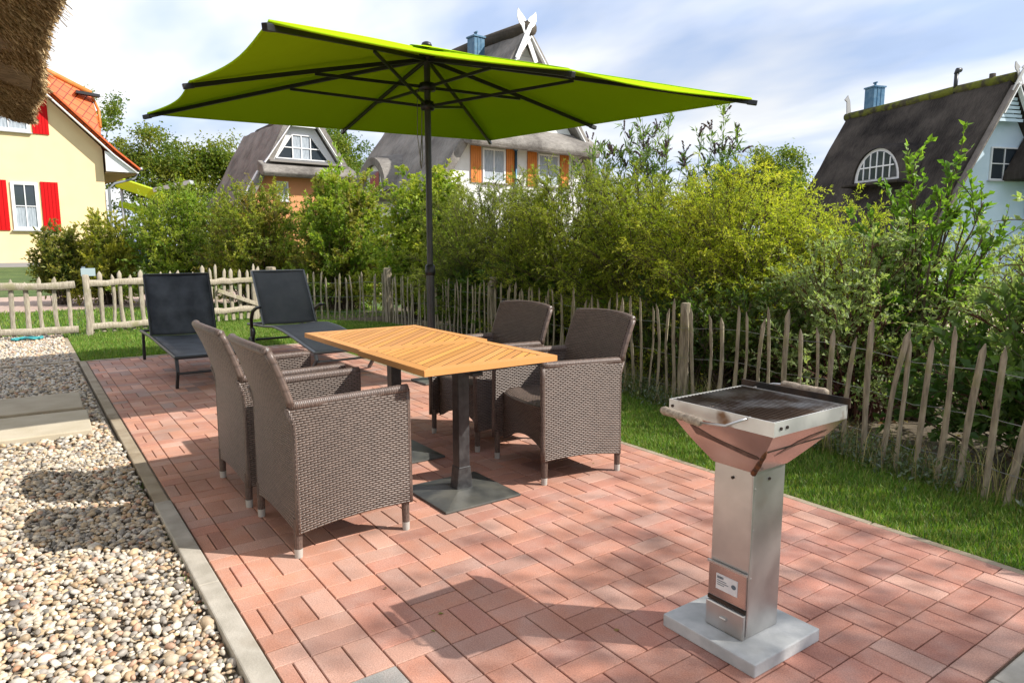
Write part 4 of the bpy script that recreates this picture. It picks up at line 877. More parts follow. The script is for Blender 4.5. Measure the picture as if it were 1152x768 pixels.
# ---- yellow house
def tile_mat():
    m, N, L = new_mat('orange_tiles'); o = N('ShaderNodeOutputMaterial'); p = N('ShaderNodeBsdfPrincipled'); L(p.outputs[0], o.inputs[0]); uv = N('ShaderNodeUVMap')
    b = N('ShaderNodeTexBrick'); b.offset = 0; b.inputs['Scale'].default_value = 1; b.inputs['Brick Width'].default_value = .30; b.inputs['Row Height'].default_value = .36; b.inputs['Mortar Size'].default_value = .018; b.inputs['Mortar Smooth'].default_value = .3
    b.inputs['Color1'].default_value = (.72, .13, .02, 1); b.inputs['Color2'].default_value = (.62, .10, .018, 1); b.inputs['Mortar'].default_value = (.10, .015, .006, 1); L(uv.outputs[0], b.inputs['Vector'])
    L(b.outputs['Color'], p.inputs['Base Color']); p.inputs['Roughness'].default_value = .5; bp = N('ShaderNodeBump'); bp.inputs['Strength'].default_value = .6; bp.inputs['Distance'].default_value = .03; bp.invert = True; L(b.outputs['Fac'], bp.inputs['Height']); L(bp.outputs[0], p.inputs['Normal']); return m
def yellow_house():
    t = thing('yellow_house', 'yellow rendered house with red shutters and orange tiled roof on the left', 'house', (-33.67, 1.03, .0), math.atan2(.1, 1))
    W0 = -9.4; H = 10.4
    MB().prism([(W0, .62), (0, .62), (0, 5.3), (-.05, 5.45), (-4.7, H-.35), (W0, 5.3)], 0, -9.5, 'x').build('wall', m_yel, t)
    MB().box((-4.75, W0/2, .3), (9.6, -W0+.06, .64)).build('plinth', pm('plinth', (.30, .27, .26), .9), t)
    tm = tile_mat(); r = MB()
    def plane(a, b, c, d, th=.12):   # quad with metric uv
        A, B, C_, D = map(Vector, (a, b, c, d)); nn = (B-A).cross(D-A).normalized()*th; u = (B-A).length; v = (D-A).length
        r.add([A, B, C_, D, A-nn, B-nn, C_-nn, D-nn], [(0, 1, 2, 3), (7, 6, 5, 4), (0, 4, 5, 1), (1, 5, 6, 2), (2, 6, 7, 3), (3, 7, 4, 0)], uv=[(0, 0), (u, 0), (u, v), (0, v)]*2)
    plane((.45, 1.3, 4.62), (-10, 1.3, 4.62), (-10, .45, 5.35), (.45, .45, 5.35)); plane((.45, .45, 5.35), (-10, .45, 5.35), (-10, -4.7, H), (.45, -4.7, H)); plane((-10, W0-.6, 4.9), (.45, W0-.6, 4.9), (.45, -4.7, H), (-10, -4.7, H))
    ro = r.build('roof', tm, t, uv=True)
    v = MB(); v.bar((.47, .42, 5.28), (.47, -4.7, H-.10), .06, .30, up=(1, 0, 0)); v.bar((.47, 1.28, 4.56), (.47, .42, 5.28), .06, .30, up=(1, 0, 0)); v.build('verge_tiles', pm('verge_orange', (.72, .12, .02), .5, col2=(.60, .10, .02), nscale=9), t)
    b = MB(); b.bar((.44, .36, 5.08), (.44, -4.7, H-.42), .05, .16, up=(1, 0, 0)); b.bar((.44, 1.22, 4.40), (.44, .36, 5.08), .05, .16, up=(1, 0, 0)); b.build('barge_board', m_wf, t)
    MB().prism([(.02, 5.25), (.02, 4.42), (1.2, 4.42), (1.2, 4.50), (.42, 5.1)], .40, .3, 'x').build('eaves_end', m_wf, t)
    MB().box((-4.8, .62, 4.38), (10, 1.15, .06)).build('soffit', pm('soffit_wood', (.42, .27, .13), .7), t)
    g = MB(); g.tube([(.4, 1.36, 4.60), (-10, 1.36, 4.60)], .08, 8); g.tube([(.1, 1.3, 4.52), (.1, 1.15, 4.2), (.1, .35, 3.95), (.1, .12, 3.7), (.1, .10, .5)], .055, 8); g.build('gutter', pm('zinc_gutter', (.30, .32, .33), .4, metal=.5), t, True)
    window(t, .0, -3.33, -2.42, 1.93, 3.82, 1, 1, fr=.11, curtain=.48)
    shutter(t, .0, -2.33, -1.72, 1.90, 3.87, m_red); shutter(t, .0, -4.2, -3.45, 1.90, 3.87, m_red)
    window(t, .0, -3.9, -2.5, 5.78, 7.2, 1, 0, fr=.11, curtain=.9); shutter(t, .0, -2.42, -1.86, 5.75, 7.55, m_red)
    d = MB(); A = [(-.5, -3.4, 8.35), (-.5, .1, 5.75), (-1.0, .2, 6.4), (-1.9, .1, 7.95), (-1.9, -1.9, 8.85), (-1.9, -3.4, 9.6)]
    nn = (Vector(A[1])-Vector(A[0])).cross(Vector(A[4])-Vector(A[0])).normalized()
    ax = (Vector(A[1])-Vector(A[0])).normalized(); ay = nn.cross(ax); uvs = [((Vector(a)-Vector(A[0])).dot(ax), (Vector(a)-Vector(A[0])).dot(ay)) for a in A]
    B = [(a[0]-2.4, a[1], a[2]-.05) for a in A]; n = len(A)
    d.add(A+B, [tuple(range(n)), tuple(range(n, 2*n))[::-1]]+[(i, (i+1) % n, n+(i+1) % n, n+i) for i in range(n)], uv=uvs*2); dm = d.build('dormer_roof', tm, t, uv=True)
    MB().tube([A[5], A[4], A[3]], .13, 8).tube([A[3], (-1.5, .28, 7.2), A[2]], .06, 8).build('ridge_tiles', pm('ridge_yellowish', (.60, .16, .02), .6, col2=(.45, .22, .05), nscale=6), dm, True)
    MB().bar((-1.5, -.55, 7.86), (-1.5, .35, 7.80), .3, .12).build('dormer_gutter', m_fr, dm)
    return t
yellow_house()
# ---------------------------------------------------------------- the viewer's own cottage: eave overhead on the left
def own_cottage():
    t = thing('thatched_cottage', 'brown thatched eave seen from below at the top left corner', 'cottage', (-3.5, -3.1, 0)); O = (-3.5, -3.1, 0)
    m, N, L = new_mat('thatch_near')
    o = N('ShaderNodeOutputMaterial'); p = N('ShaderNodeBsdfPrincipled'); L(p.outputs[0], o.inputs[0]); a = N('ShaderNodeAttribute'); a.attribute_name = 'Col'; L(a.outputs['Color'], p.inputs['Base Color']); p.inputs['Roughness'].default_value = .9; p.inputs['Specular IOR Level'].default_value = .1
    core = pm('thatch_core', (.16, .105, .055), .95, col2=(.30, .21, .115), nscale=30, bump=1, bscale=60, bdist=.03, stretch=(1, .5, 1))
    prof = [(-2.10, 2.32), (-2.06, 2.40), (-2.12, 2.50), (-3.4, 4.2), (-3.9, 4.0), (-2.75, 2.42)]
    rf = MB().prism(prof, -5.86, .6, 'x').build('roof', core, t, org=O)
    # straw ends on the cut underside, the outer edge and the gable end
    n = 90000; x = rng.uniform(-5.9, -1.6, n); y = -2.07-.62*rng.random(n); z = 2.325+(-2.10-y)*.155+.03*np.sin(x*2.3+y*9)+.02*np.sin(x*7+1)
    ne = 26000; xe = rng.uniform(-5.9, -1.6, ne); ze = 2.31+.26*rng.random(ne); ye = -2.075-.04*np.sin(xe*3)-.1*np.abs(ze-2.42)
    ng = 9000; yg = rng.uniform(-2.85, -2.08, ng); zg = 2.33+rng.random(ng)*.3; xg = np.full(ng, -5.88)
    P = np.stack([np.concatenate([x, xe, xg]), np.concatenate([y, ye, yg]), np.concatenate([z, ze, zg])], 1); M = len(P)
    D = np.tile(np.array([0, .75, -.66]), (M, 1))+rng.normal(0, .22, (M, 3)); D[n+ne:] += np.array([-.8, -.4, 0]); D /= np.linalg.norm(D, axis=1, keepdims=True)
    ln = rng.uniform(.012, .045, M)*(1+.9*(rng.random(M) < .04)); s = np.cross(D, rng.normal(size=(M, 3))); s /= np.linalg.norm(s, axis=1, keepdims=True); s *= rng.uniform(.0014, .0026, M)[:, None]
    b0 = P-D*.02; V = np.stack([b0-s, b0+s, P+D*ln[:, None]+s, P+D*ln[:, None]-s], 1).reshape(-1, 3)-np.array(O)
    pal = np.array([(.34, .22, .105), (.46, .32, .165), (.20, .13, .06), (.56, .42, .24), (.27, .185, .10)]); c = pal[rng.integers(0, 5, M)]*rng.uniform(.7, 1.25, (M, 1))
    st = np_mesh('straw', V, np.arange(4*M).reshape(-1, 4), m, t, col=np.repeat(c, 4, axis=0)); st['kind'] = 'stuff'
    MB().box((-2.4, -3.2, 1.25), (6.2, .3, 2.5)).build('wall', m_white, t, org=O)
own_cottage()

# ---------------------------------------------------------------- fences
def wood_old(name, a, b, g=None):
    m = pm(name, a, .9, col2=b, nscale=10, stretch=(6, 6, 1), bump=.7, bscale=14, bdist=.004, blotch=(5, .55, .7, g) if g else None); return m
m_pick = wood_old('paling', (.38, .32, .225), (.19, .155, .11), (.22, .21, .08)); m_gatew = wood_old('gate_wood', (.42, .37, .285), (.25, .21, .155), (.25, .23, .13)); m_wire = pm('wire', (.25, .25, .24), .4, metal=.8)
def picket_mesh(h, wdt, seed, mat, name='picket', flat=.6):
    blunt = name == 'post'
    r = random.Random(seed); m = MB(); n = 7; k = 9; V = []; F = []; bx = r.uniform(-.012, .012); by = r.uniform(-.01, .01)
    rad = [wdt/2*r.uniform(.85, 1.15) for _ in range(k)]; off = [r.uniform(.85, 1.12) for _ in range(n)]
    for i in range(k):
        z = h*i/(k-1) if i < k-2 else (h-(.012 if blunt else .05) if i == k-2 else h); t = i/(k-1); cx = bx*math.sin(t*math.pi)*2; cy = by*math.sin(t*2.2*math.pi); R_ = rad[i] if i < k-1 else wdt*(.40 if blunt else .10)
        for j in range(n): a = 2*math.pi*j/n; V.append((cx+R_*off[j]*math.cos(a), cy+R_*flat*off[j]*math.sin(a), z))
    for i in range(k-1):
        for j in range(n): F.append((i*n+j, i*n+(j+1) % n, (i+1)*n+(j+1) % n, (i+1)*n+j))
    F.append(tuple((k-1)*n+j for j in range(n)))
    me = bpy.data.meshes.new(name); me.from_pydata(V, [], F); me.materials.append(mat)
    for p in me.polygons: p.use_smooth = True
    me.set_sharp_from_angle(angle=R(50)); return me
def along(line, s):
    for a, b in zip(line[:-1], line[1:]):
        d = math.hypot(b[0]-a[0], b[1]-a[1])
        if s <= d: return (a[0]+(b[0]-a[0])*s/d, a[1]+(b[1]-a[1])*s/d, math.atan2(b[1]-a[1], b[0]-a[0]))
        s -= d
    return (*line[-1], math.atan2(line[-1][1]-line[-2][1], line[-1][0]-line[-2][0]))
def length(line): return sum(math.hypot(b[0]-a[0], b[1]-a[1]) for a, b in zip(line[:-1], line[1:]))
def paling_fence():
    t = thing('paling_fence', 'long weathered paling fence of split pickets on wire in front of the hedge', 'fence', (-5, 2.3, 0)); O = Vector((-5, 2.3, 0))
    line = fence_line[::-1]; Ltot = length(line); sp = .118; n = int(Ltot/sp); meshes = [picket_mesh(random.uniform(.80, .93), random.uniform(.023, .037), 50+i, m_pick) for i in range(14)]
    rest = MB(); cnt = 0; lastlean = 0; tops = []
    for i in range(n):
        s = i*sp+random.uniform(-.018, .018); x, y, a = along(line, max(0, s))
        near = max(0, min(1, 1-(s-1.0)/3.2)); lean = R(7.5)*near+R(random.uniform(-5.5, 5.5)); fl = R(random.uniform(-2, 2)+3*near)
        hsc = random.uniform(.94, 1.05)*(1-.06*near)
        me = meshes[random.randrange(14)]
        rot = Euler((fl, lean, a+math.pi+R(random.uniform(-12, 12))), 'XYZ')
        if cnt < 98:
            o = bpy.data.objects.new('picket', me); COL.objects.link(o); o.parent = t; o.location = Vector((x, y, -.05))-O; o.rotation_euler = rot; o.scale = (1, 1, hsc); cnt += 1
        else:
            m4 = rot.to_matrix(); rest.add([m4 @ Vector((v.co.x, v.co.y, v.co.z*hsc))+Vector((x, y, -.05))-O for v in me.vertices], [tuple(p.vertices) for p in me.polygons])
    if rest.v: rest.build('pickets', m_pick, t, True, sharp=50)['kind'] = 'stuff'
    for h in (.16, .42, .66):
        w_ = MB(); pts = []
        for s in np.arange(0, Ltot, .12): x, y, a = along(line, s); pts.append((x+.022*math.sin(a)*(1 if int(s/.12) % 2 else -1)-O.x, y-.022*math.cos(a)*(1 if int(s/.12) % 2 else -1)-O.y, h+.015*math.sin(s*2.3)+.01*math.sin(s*7)))
        w_.tube(pts, .0022, 5).build('wire', m_wire, t, True)
    for (x, y, h, r) in ((-2.66, 2.08, .90, .045), (-6.48, 2.78, .95, .055), (-9.81, 2.86, .98, .075), (.75, 1.68, .95, .05), (-11.62, 1.42, .98, .09)):
        pst = picket_mesh(h, r*2, int(x*10) % 97, m_pick, 'post', 1.0); o = bpy.data.objects.new('post', pst); COL.objects.link(o); o.parent = t; o.location = Vector((x, y, -.06))-O
paling_fence()
def gate(name, label, A, B, n, z_top, z_bot, hs, cat, brace=None, posts=(), rough=.012):
    t = thing(name, label, cat, (A[0], A[1], 0)); ang = math.atan2(B[1]-A[1], B[0]-A[0]); t.rotation_euler.z = ang; Ln = math.hypot(B[0]-A[0], B[1]-A[1])
    # local x along the panel, +y away (behind), rails on the house side (-y? towards the camera)
    for i in range(n):
        x = Ln*(i+.5)/n; me = picket_mesh(random.uniform(*hs), random.uniform(.050, .068), 300+i, m_gatew)
        o = bpy.data.objects.new('picket', me); COL.objects.link(o); o.parent = t; o.location = (x+random.uniform(-.01, .01), .03, .03); o.rotation_euler = (0, R(random.uniform(-1.5, 1.5)), 0)
    for z in (z_top, z_bot):
        k = 10; r = random.Random(int(z*100)); pts = [(Ln*i/k, -.012, z+r.uniform(-rough, rough)) for i in range(k+1)]; m = MB().tube(pts, [.050*r.uniform(.85, 1.1) for _ in pts], 9); m.v = [(x, -.012+(y+.012)*.5, q) for x, y, q in m.v]; m.build('rail', m_gatew, t, True, sharp=50)
    if brace: MB().bar((brace[0], -.03, brace[1]), (brace[2], -.03, brace[3]), .03, .07).build('brace', m_gatew, t, bevel=.01)
    for (x, y, h, r) in posts:
        o = bpy.data.objects.new('post', picket_mesh(h, r*2, 77, m_gatew, 'post', 1.0)); COL.objects.link(o); o.parent = t; o.location = (x, y, -.05)
    return t
gate('garden_gate', 'weathered picket gate with two rails at the far left edge beside the gravel path', (-10.78, -3.5), (-10.74, -1.62), 11, .735, .10, (.76, .84), 'gate')
gate('picket_fence', 'weathered picket fence panel behind the black lounger', (-10.72, -1.50), (-11.10, -.10), 10, .755, .12, (.82, .90), 'fence', posts=((.0, -.02, .93, .045), (1.36, -.0, .88, .07)))
gate('garden_gate', 'weathered picket gate with a diagonal brace between the two loungers', (-11.14, .0), (-11.62, 1.30), 10, .70, .20, (.84, .96), 'gate', brace=(.45, .55, 1.28, .24), posts=((-.02, -.0, .90, .05), (1.18, .02, .92, .06)))

# ---------------------------------------------------------------- leaves
def leaf_geo(P, D, Nn, Ln, Wd, col, edge=None):
    """P base, D direction, Nn approx normal -> rhombic leaves; edge colour gives a pale margin"""
    n = len(P); S = np.cross(D, Nn); S /= np.linalg.norm(S, axis=1, keepdims=True)+1e-9; Up = np.cross(S, D)
    Ln = Ln[:, None]; Wd = Wd[:, None]; mid = P+D*Ln*.45
    if edge is None:
        V = np.stack([P, mid+S*Wd*.5+Up*Wd*.12, P+D*Ln-Up*Ln*.12, mid-S*Wd*.5+Up*Wd*.12], 1).reshape(-1, 3)
        i = np.arange(n)[:, None]*4; F = np.concatenate([i+np.array([[0, 1, 2]]), i+np.array([[0, 2, 3]])]); return V, F, np.repeat(col, 4, axis=0)
    V = np.stack([P, mid+S*Wd*.5+Up*Wd*.12, P+D*Ln-Up*Ln*.12, mid-S*Wd*.5+Up*Wd*.12, mid-D*Ln*.1, mid+D*Ln*.3], 1).reshape(-1, 3)
    i = np.arange(n)[:, None]*6; F = np.concatenate([i+np.array([[a, b, c]]) for a, b, c in ((0, 1, 4), (1, 5, 4), (1, 2, 5), (2, 3, 5), (3, 4, 5), (3, 0, 4))])
    C = np.stack([edge, edge, edge, edge, col, col], 1).reshape(-1, 3); return V, F, C
def stems_geo(paths, r0, r1):
    """paths (n,k,3): three sided tapered tubes"""
    n, k, _ = paths.shape; T = np.gradient(paths, axis=1); T /= np.linalg.norm(T, axis=2, keepdims=True)+1e-9
    a = np.cross(T, np.array([.3, .2, .9])); a /= np.linalg.norm(a, axis=2, keepdims=True)+1e-9; b = np.cross(T, a)
    r = (np.linspace(1, 0, k)[None, :]*(r0-r1)[:, None]+r1[:, None])[..., None] if hasattr(r0, '__len__') else (np.linspace(r0, r1, k))[None, :, None]
    V = np.stack([paths+(a*math.cos(q)+b*math.sin(q))*r for q in (0, 2.094, 4.189)], 2).reshape(-1, 3)
    base = (np.arange(n)*k*3)[:, None]+(np.arange(k-1)*3)[None, :]; base = base.ravel(); F = []
    for j in range(3): F.append(np.stack([base+j, base+(j+1) % 3, base+3+(j+1) % 3, base+3+j], 1))
    return V, np.concatenate(F)
def unit(v): return v/(np.linalg.norm(v, axis=-1, keepdims=True)+1e-9)
def pick(pal, n, w_=None):
    pal = np.array(pal, float); w_ = None if w_ is None else np.array(w_)/np.sum(w_); return pal[rng.choice(len(pal), n, p=w_)]
def shrub(name, label, cat, c, r, h, ns, ntw, nlf, ll, lw, pal, pw=None, group=None, zb=.15, twig=.28, droop=.25, mat=None, edge=None, stem=(.10, .07, .045), sr=.008, t0=.3, fan=.75, up=.5, shell=.55, rz=0, tipc=None, flat=.25):
    """shoots from the foot -> twigs -> leaves"""
    t = thing(name, label, cat, (c[0], c[1], 0), rz, group); rx, ry = r
    az = rng.uniform(0, 2*np.pi, ns); u = rng.random(ns)**.8; cz = zb+(h-zb)*np.clip(u, 0, 1)
    rad = np.sqrt(np.clip(1-((cz-zb*.2)/(h*1.02))**4, .03, 1))*(shell+(1-shell)*rng.random(ns)); lump = 1+.10*np.sin(az*3+1.3*cz)+.08*np.sin(az*5+cz*4)
    E = np.stack([np.cos(az)*rx*rad*lump, np.sin(az)*ry*rad*lump, cz*(1+.075*np.clip(rng.normal(size=ns), -1.6, 1.0))], 1)
    B = np.stack([rng.normal(0, rx*.16, ns), rng.normal(0, ry*.16, ns), np.full(ns, -.05)], 1)
    Mid = B*.55+E*.45; Mid[:, 2] = np.maximum(Mid[:, 2], E[:, 2]*(.62+.5*droop)); k = 7; tt = np.linspace(0, 1, k)[None, :, None]
    paths = B[:, None]*(1-tt)**2+Mid[:, None]*2*tt*(1-tt)+E[:, None]*tt**2; paths += rng.normal(0, .012, paths.shape)*tt
    sV, sF = stems_geo(paths, sr, sr*.3)
    # twigs
    m = ns*ntw; si = np.repeat(np.arange(ns), ntw); tp = t0+(1-t0)*rng.random(m)**.8; f = tp*(k-1); i0 = np.clip(f.astype(int), 0, k-2); fr = (f-i0)[:, None]
    p = paths[si, i0]*(1-fr)+paths[si, i0+1]*fr; tan = unit(paths[si, i0+1]-paths[si, i0])
    d = unit(tan*fan+rng.normal(0, .55, (m, 3))+np.array([0, 0, up])); tl = twig*rng.uniform(.5, 1.25, m)
    k2 = 4; t2 = np.linspace(0, 1, k2)[None, :, None]; tw = p[:, None]+d[:, None]*tl[:, None, None]*t2+np.array([0, 0, -1.])*droop*(tl[:, None, None]*t2**2)
    tV, tF = stems_geo(tw, sr*.35, sr*.12)
    # leaves
    q = m*nlf; ti = np.repeat(np.arange(m), nlf); tq = rng.uniform(.08, 1, q); f = tq*(k2-1); i0 = np.clip(f.astype(int), 0, k2-2); fr = (f-i0)[:, None]
    p = tw[ti, i0]*(1-fr)+tw[ti, i0+1]*fr; tan = unit(tw[ti, i0+1]-tw[ti, i0]); D = unit(tan*.8+rng.normal(0, .55, (q, 3))+np.array([0, 0, .15])); Nn = unit(rng.normal(0, flat+.35, (q, 3))+np.array([0, 0, 1]))
    pc = pick(pal, ns, pw)[si][ti]*.6+pick(pal, q, pw)*.4; pc = pc*rng.uniform(.78, 1.22, (q, 1))
    if tipc is not None: kk = (np.clip((tp[ti]-.6)/.4, 0, 1)*np.clip(tq, 0, 1)*rng.random(q))[:, None]; pc = pc*(1-kk)+np.array(tipc)*kk
    ec = None if edge is None else np.array(edge)*rng.uniform(.75, 1.15, (q, 1))
    lV, lF, lC = leaf_geo(p, D, Nn, ll*rng.uniform(.6, 1.25, q), lw*rng.uniform(.7, 1.2, q), pc, ec)
    np_mesh('leaves', lV, lF, mat or leaf_mat('leaf'), t, col=lC)
    V = np.concatenate([sV, tV]); F = np.concatenate([sF, tF+len(sV)]); np_mesh('stems', V, F, pm('stem_%s' % str(stem), stem, .85), t)
    return t, paths, E
OLIVE = [(.21, .28, .04), (.30, .35, .045), (.40, .41, .055), (.15, .21, .03)]
DARKG = [(.05, .09, .02), (.07, .12, .025), (.09, .14, .028), (.12, .16, .03)]
GOLD = [(.42, .49, .045), (.52, .57, .06), (.34, .43, .04), (.26, .36, .04), (.58, .58, .09)]
MIDG = [(.13, .24, .03), (.20, .32, .04), (.28, .38, .045), (.36, .40, .055)]
FEA = [(.16, .22, .036), (.23, .28, .04), (.31, .35, .05), (.10, .15, .028)]
FEB = [(.22, .29, .036), (.31, .36, .042), (.38, .42, .05), (.15, .21, .03)]
HG = 'shrubs of the hedge behind the fence'
shrub('feathery_shrub', 'large dark green feathery shrub behind the fence beside the parasol pole', 'shrub', (-7.9, 3.75), (1.5, 1.25), 2.25, 340, 20, 18, .042, .0095, FEA, group=HG, droop=.35, tipc=(.28, .29, .05), zb=.1)
shrub('feathery_shrub', 'mid green feathery shrub directly behind the two far armchairs', 'shrub', (-6.05, 3.75), (1.35, 1.25), 2.18, 330, 20, 18, .042, .0095, FEB, group=HG, droop=.4, tipc=(.36, .34, .06), zb=.1)
shrub('feathery_shrub', 'yellowish green feathery shrub between the far armchairs and the big golden shrub', 'shrub', (-4.6, 3.75), (1.15, 1.2), 2.05, 300, 20, 18, .040, .0095, FEB+GOLD[2:4], group=HG, droop=.5, tipc=(.42, .38, .05), zb=.1)
shrub('golden_shrub', 'golden yellow feathery shrub hanging over the fence above the grill', 'shrub', (-3.3, 3.6), (1.2, 1.2), 1.92, 320, 21, 18, .036, .0095, GOLD, group=HG, droop=.5, tipc=(.58, .50, .05), zb=.1)
shrub('golden_shrub', 'smaller golden green shrub between the big golden shrub and the variegated bush', 'shrub', (-2.45, 3.95), (.85, .9), 1.62, 210, 17, 15, .036, .0095, GOLD[:4], group=HG, droop=.45, tipc=(.50, .45, .05), zb=.1)
VAR = dict(edge=(.42, .50, .22), group=HG, flat=.5)
shrub('variegated_dogwood', 'cream edged variegated bush leaning over the fence right behind the grill', 'shrub', (-1.75, 2.95), (.85, .80), 1.34, 110, 11, 12, .044, .021, [(.13, .19, .07), (.17, .23, .08), (.22, .27, .10)], stem=(.10, .035, .025), zb=.15, droop=.35, twig=.26, **VAR)
shrub('variegated_dogwood', 'cream edged variegated bush with red brown stems at the right edge', 'shrub', (-.15, 2.95), (.95, .85), 1.50, 110, 11, 12, .050, .027, [(.16, .23, .07), (.22, .28, .09), (.18, .24, .06)], stem=(.12, .045, .03), zb=.2, droop=.25, twig=.28, sr=.011, **VAR)
shrub('variegated_dogwood', 'airy cream edged bush far behind the slender young tree', 'shrub', (-1.5, 4.4), (.8, .7), 1.42, 55, 10, 11, .048, .022, [(.16, .23, .07), (.22, .28, .09), (.18, .24, .06)], stem=(.12, .045, .03), zb=.3, droop=.2, twig=.28, sr=.010, **VAR)
shrub('young_tree', 'slender young tree with larger bright green leaves rising above the fence on the right', 'tree', (-1.45, 3.3), (.50, .45), 2.0, 38, 10, 9, .064, .036, [(.15, .27, .03), (.21, .32, .045), (.10, .20, .03)], stem=(.09, .06, .04), zb=.6, droop=.15, twig=.22, sr=.014, up=.8, t0=.35)
shrub('leafy_bush', 'dark green broad leaved bush low behind the fence at the right', 'shrub', (-.2, 2.5), (1.1, .42), .85, 80, 9, 9, .075, .05, [(.05, .11, .025), (.08, .15, .03), (.12, .18, .04)], zb=.05, droop=.2, group=HG)
shrub('leafy_bush', 'dark green broad leaved bush low behind the fence near the mid post', 'shrub', (-2.9, 2.75), (1.6, .40), .85, 110, 9, 9, .06, .03, DARKG, zb=.05, droop=.2, group=HG)
shrub('leafy_bush', 'shaded undergrowth of broad leaves behind the far pickets near the pole', 'shrub', (-7.0, 3.15), (2.4, .40), .95, 150, 9, 9, .08, .045, DARKG+[(.12, .2, .03)], zb=.05, droop=.2, group=HG)
shrub('climber', 'yellow green bindweed covered bush left of the parasol pole', 'shrub', (-10.3, 3.9), (1.35, 1.0), 2.55, 230, 16, 14, .075, .045, MIDG+[(.33, .34, .05)], group=HG, zb=.1, droop=.35, tipc=(.44, .44, .06))
shrub('rose_bush', 'tall green rose bush behind the right lounger', 'shrub', (-12.9, 3.3), (1.35, 1.2), 2.65, 260, 16, 13, .075, .042, MIDG+[(.26, .18, .06)], group=HG, zb=.1, droop=.25, tipc=(.38, .40, .06))
shrub('young_tree', 'small sapling rising in front of the orange house', 'tree', (-12.9, 3.15), (.28, .28), 2.95, 12, 9, 9, .11, .065, [(.24, .36, .04), (.30, .38, .06)], zb=2.0, droop=.1, twig=.22, up=.7, t0=.5)
shrub('olive_shrub', 'yellowish olive shrub behind the braced gate', 'shrub', (-14.6, 1.95), (1.5, 1.3), 2.55, 280, 16, 13, .060, .028, OLIVE+[(.36, .33, .05), (.26, .17, .05)], group=HG, zb=.1, droop=.3)
shrub('olive_shrub', 'dense green shrub right of the yellow house below the lime coloured beam', 'shrub', (-16.6, .75), (1.5, 1.3), 2.55, 260, 15, 13, .068, .034, OLIVE+MIDG, group=HG, zb=.1, droop=.25)
shrub('rhododendron', 'low dark bush with glossy leaves at the corner of the yellow house', 'shrub', (-18.0, -1.45), (.60, .6), 1.65, 110, 11, 11, .090, .045, [(.07, .12, .025), (.11, .17, .03), (.22, .22, .04)], zb=.3, droop=.1, group='low bushes by the yellow house', tipc=(.34, .27, .06))
shrub('rhododendron', 'yellow green bush right of the small grey sign', 'shrub', (-17.5, -.55), (.95, .75), 1.90, 130, 11, 11, .090, .045, [(.14, .20, .03), (.28, .29, .04), (.36, .34, .05)], zb=.1, droop=.1, group='low bushes by the yellow house', tipc=(.44, .38, .05))
# buddleia with long panicles
def buddleia(c, h, n, label, rx=.75):
    t, paths, E = shrub('butterfly_bush', label, 'shrub', c, (rx, .5), h, n, 9, 7, .11, .022, [(.12, .20, .045), (.17, .25, .06), (.22, .29, .09)], group='butterfly bushes above the hedge', zb=1.1, droop=.2, twig=.20, t0=.45, up=.7, shell=.2, fan=1.2, sr=.007)
    P = []; D = []
    for i in range(n):
        for j in range(rng.integers(1, 4)):
            d = unit(np.array([rng.normal(0, .5), rng.normal(0, .4), 1.0])); b = E[i]+d*.02; L_ = rng.uniform(.12, .24); q = rng.integers(60, 90); s = rng.random(q)
            P.append(b+d*(s*L_)[:, None]+np.array([0, 0, -1.])*(.3*L_*s**2)[:, None]); D.append(unit(d+rng.normal(0, .9, (q, 3))))
    P = np.concatenate(P); D = np.concatenate(D); q = len(P); col = pick([(.10, .065, .07), (.14, .09, .10), (.17, .10, .22), (.12, .09, .06), (.22, .12, .36)], q, [4, 3, 1.5, 3, .6])
    V, F, C = leaf_geo(P, D, unit(rng.normal(size=(q, 3))), np.full(q, .020), np.full(q, .014), col); np_mesh('flower_spikes', V, F, leaf_mat('petal', .2, .8), t, col=C)
buddleia((-6.29, 4.52), 2.80, 36, 'butterfly bush with dark flower spikes right of the white house', .75)
buddleia((-5.6, 4.86), 2.98, 46, 'tallest butterfly bush with brownish purple spikes against the sky', .7)
buddleia((-4.9, 5.15), 2.78, 36, 'butterfly bush with a few purple spikes above the golden shrub', .6)
# silver ground cover and weeds along the fence foot
def ground_cover():
    n = 9000; s = rng.uniform(0, 6.0, n); line = fence_line[::-1]; X = []
    for q in s: x, y, a = along(line, q); X.append((x, y))
    X = np.array(X); P = np.stack([X[:, 0]+rng.normal(0, .05, n), X[:, 1]+.02+rng.normal(0, .09, n)*(1+.3*np.sin(X[:, 0]*6)), .0+.12*rng.random(n)**1.5], 1)
    keep = (np.sin(X[:, 0]*4.1)+np.sin(X[:, 0]*9.3+1)) > -.9; P = P[keep]; n = len(P); D = unit(rng.normal(0, .6, (n, 3))+np.array([0, 0, .5])); 
    V, F, C = leaf_geo(P, D, unit(rng.normal(0, .4, (n, 3))+np.array([0, 0, 1])), rng.uniform(.02, .045, n), rng.uniform(.010, .018, n), pick([(.16, .20, .15), (.22, .26, .20), (.08, .12, .05), (.12, .15, .06)], n)*rng.uniform(.8, 1.2, (n, 1)))
    tag(np_mesh('ground_cover', V, F, leaf_mat('leaf'), col=C), 'low silvery ground cover along the foot of the paling fence', 'ground cover', kind='stuff')
    V, F, C = blades([(x, y+.35) for x, y in [(1.6, 1.3), (-.2, 1.6), (-2.6, 1.9), (-6.4, 2.55)]]+[(x, y+.3) for x, y in [(-6.4, 2.25), (-2.6, 1.62), (-.2, 1.35), (1.6, 1.0)]], 3000, .10, .34, .0022, pal=[(.16, .19, .04), (.30, .26, .12), (.10, .15, .03), (.36, .30, .15)], lean=.45)
    tag(np_mesh('tall_grass', V, F, leaf_mat('grass_blade', .3, .55), col=C), 'tall dry grass stalks growing through the paling fence', 'grass', kind='stuff')
ground_cover()
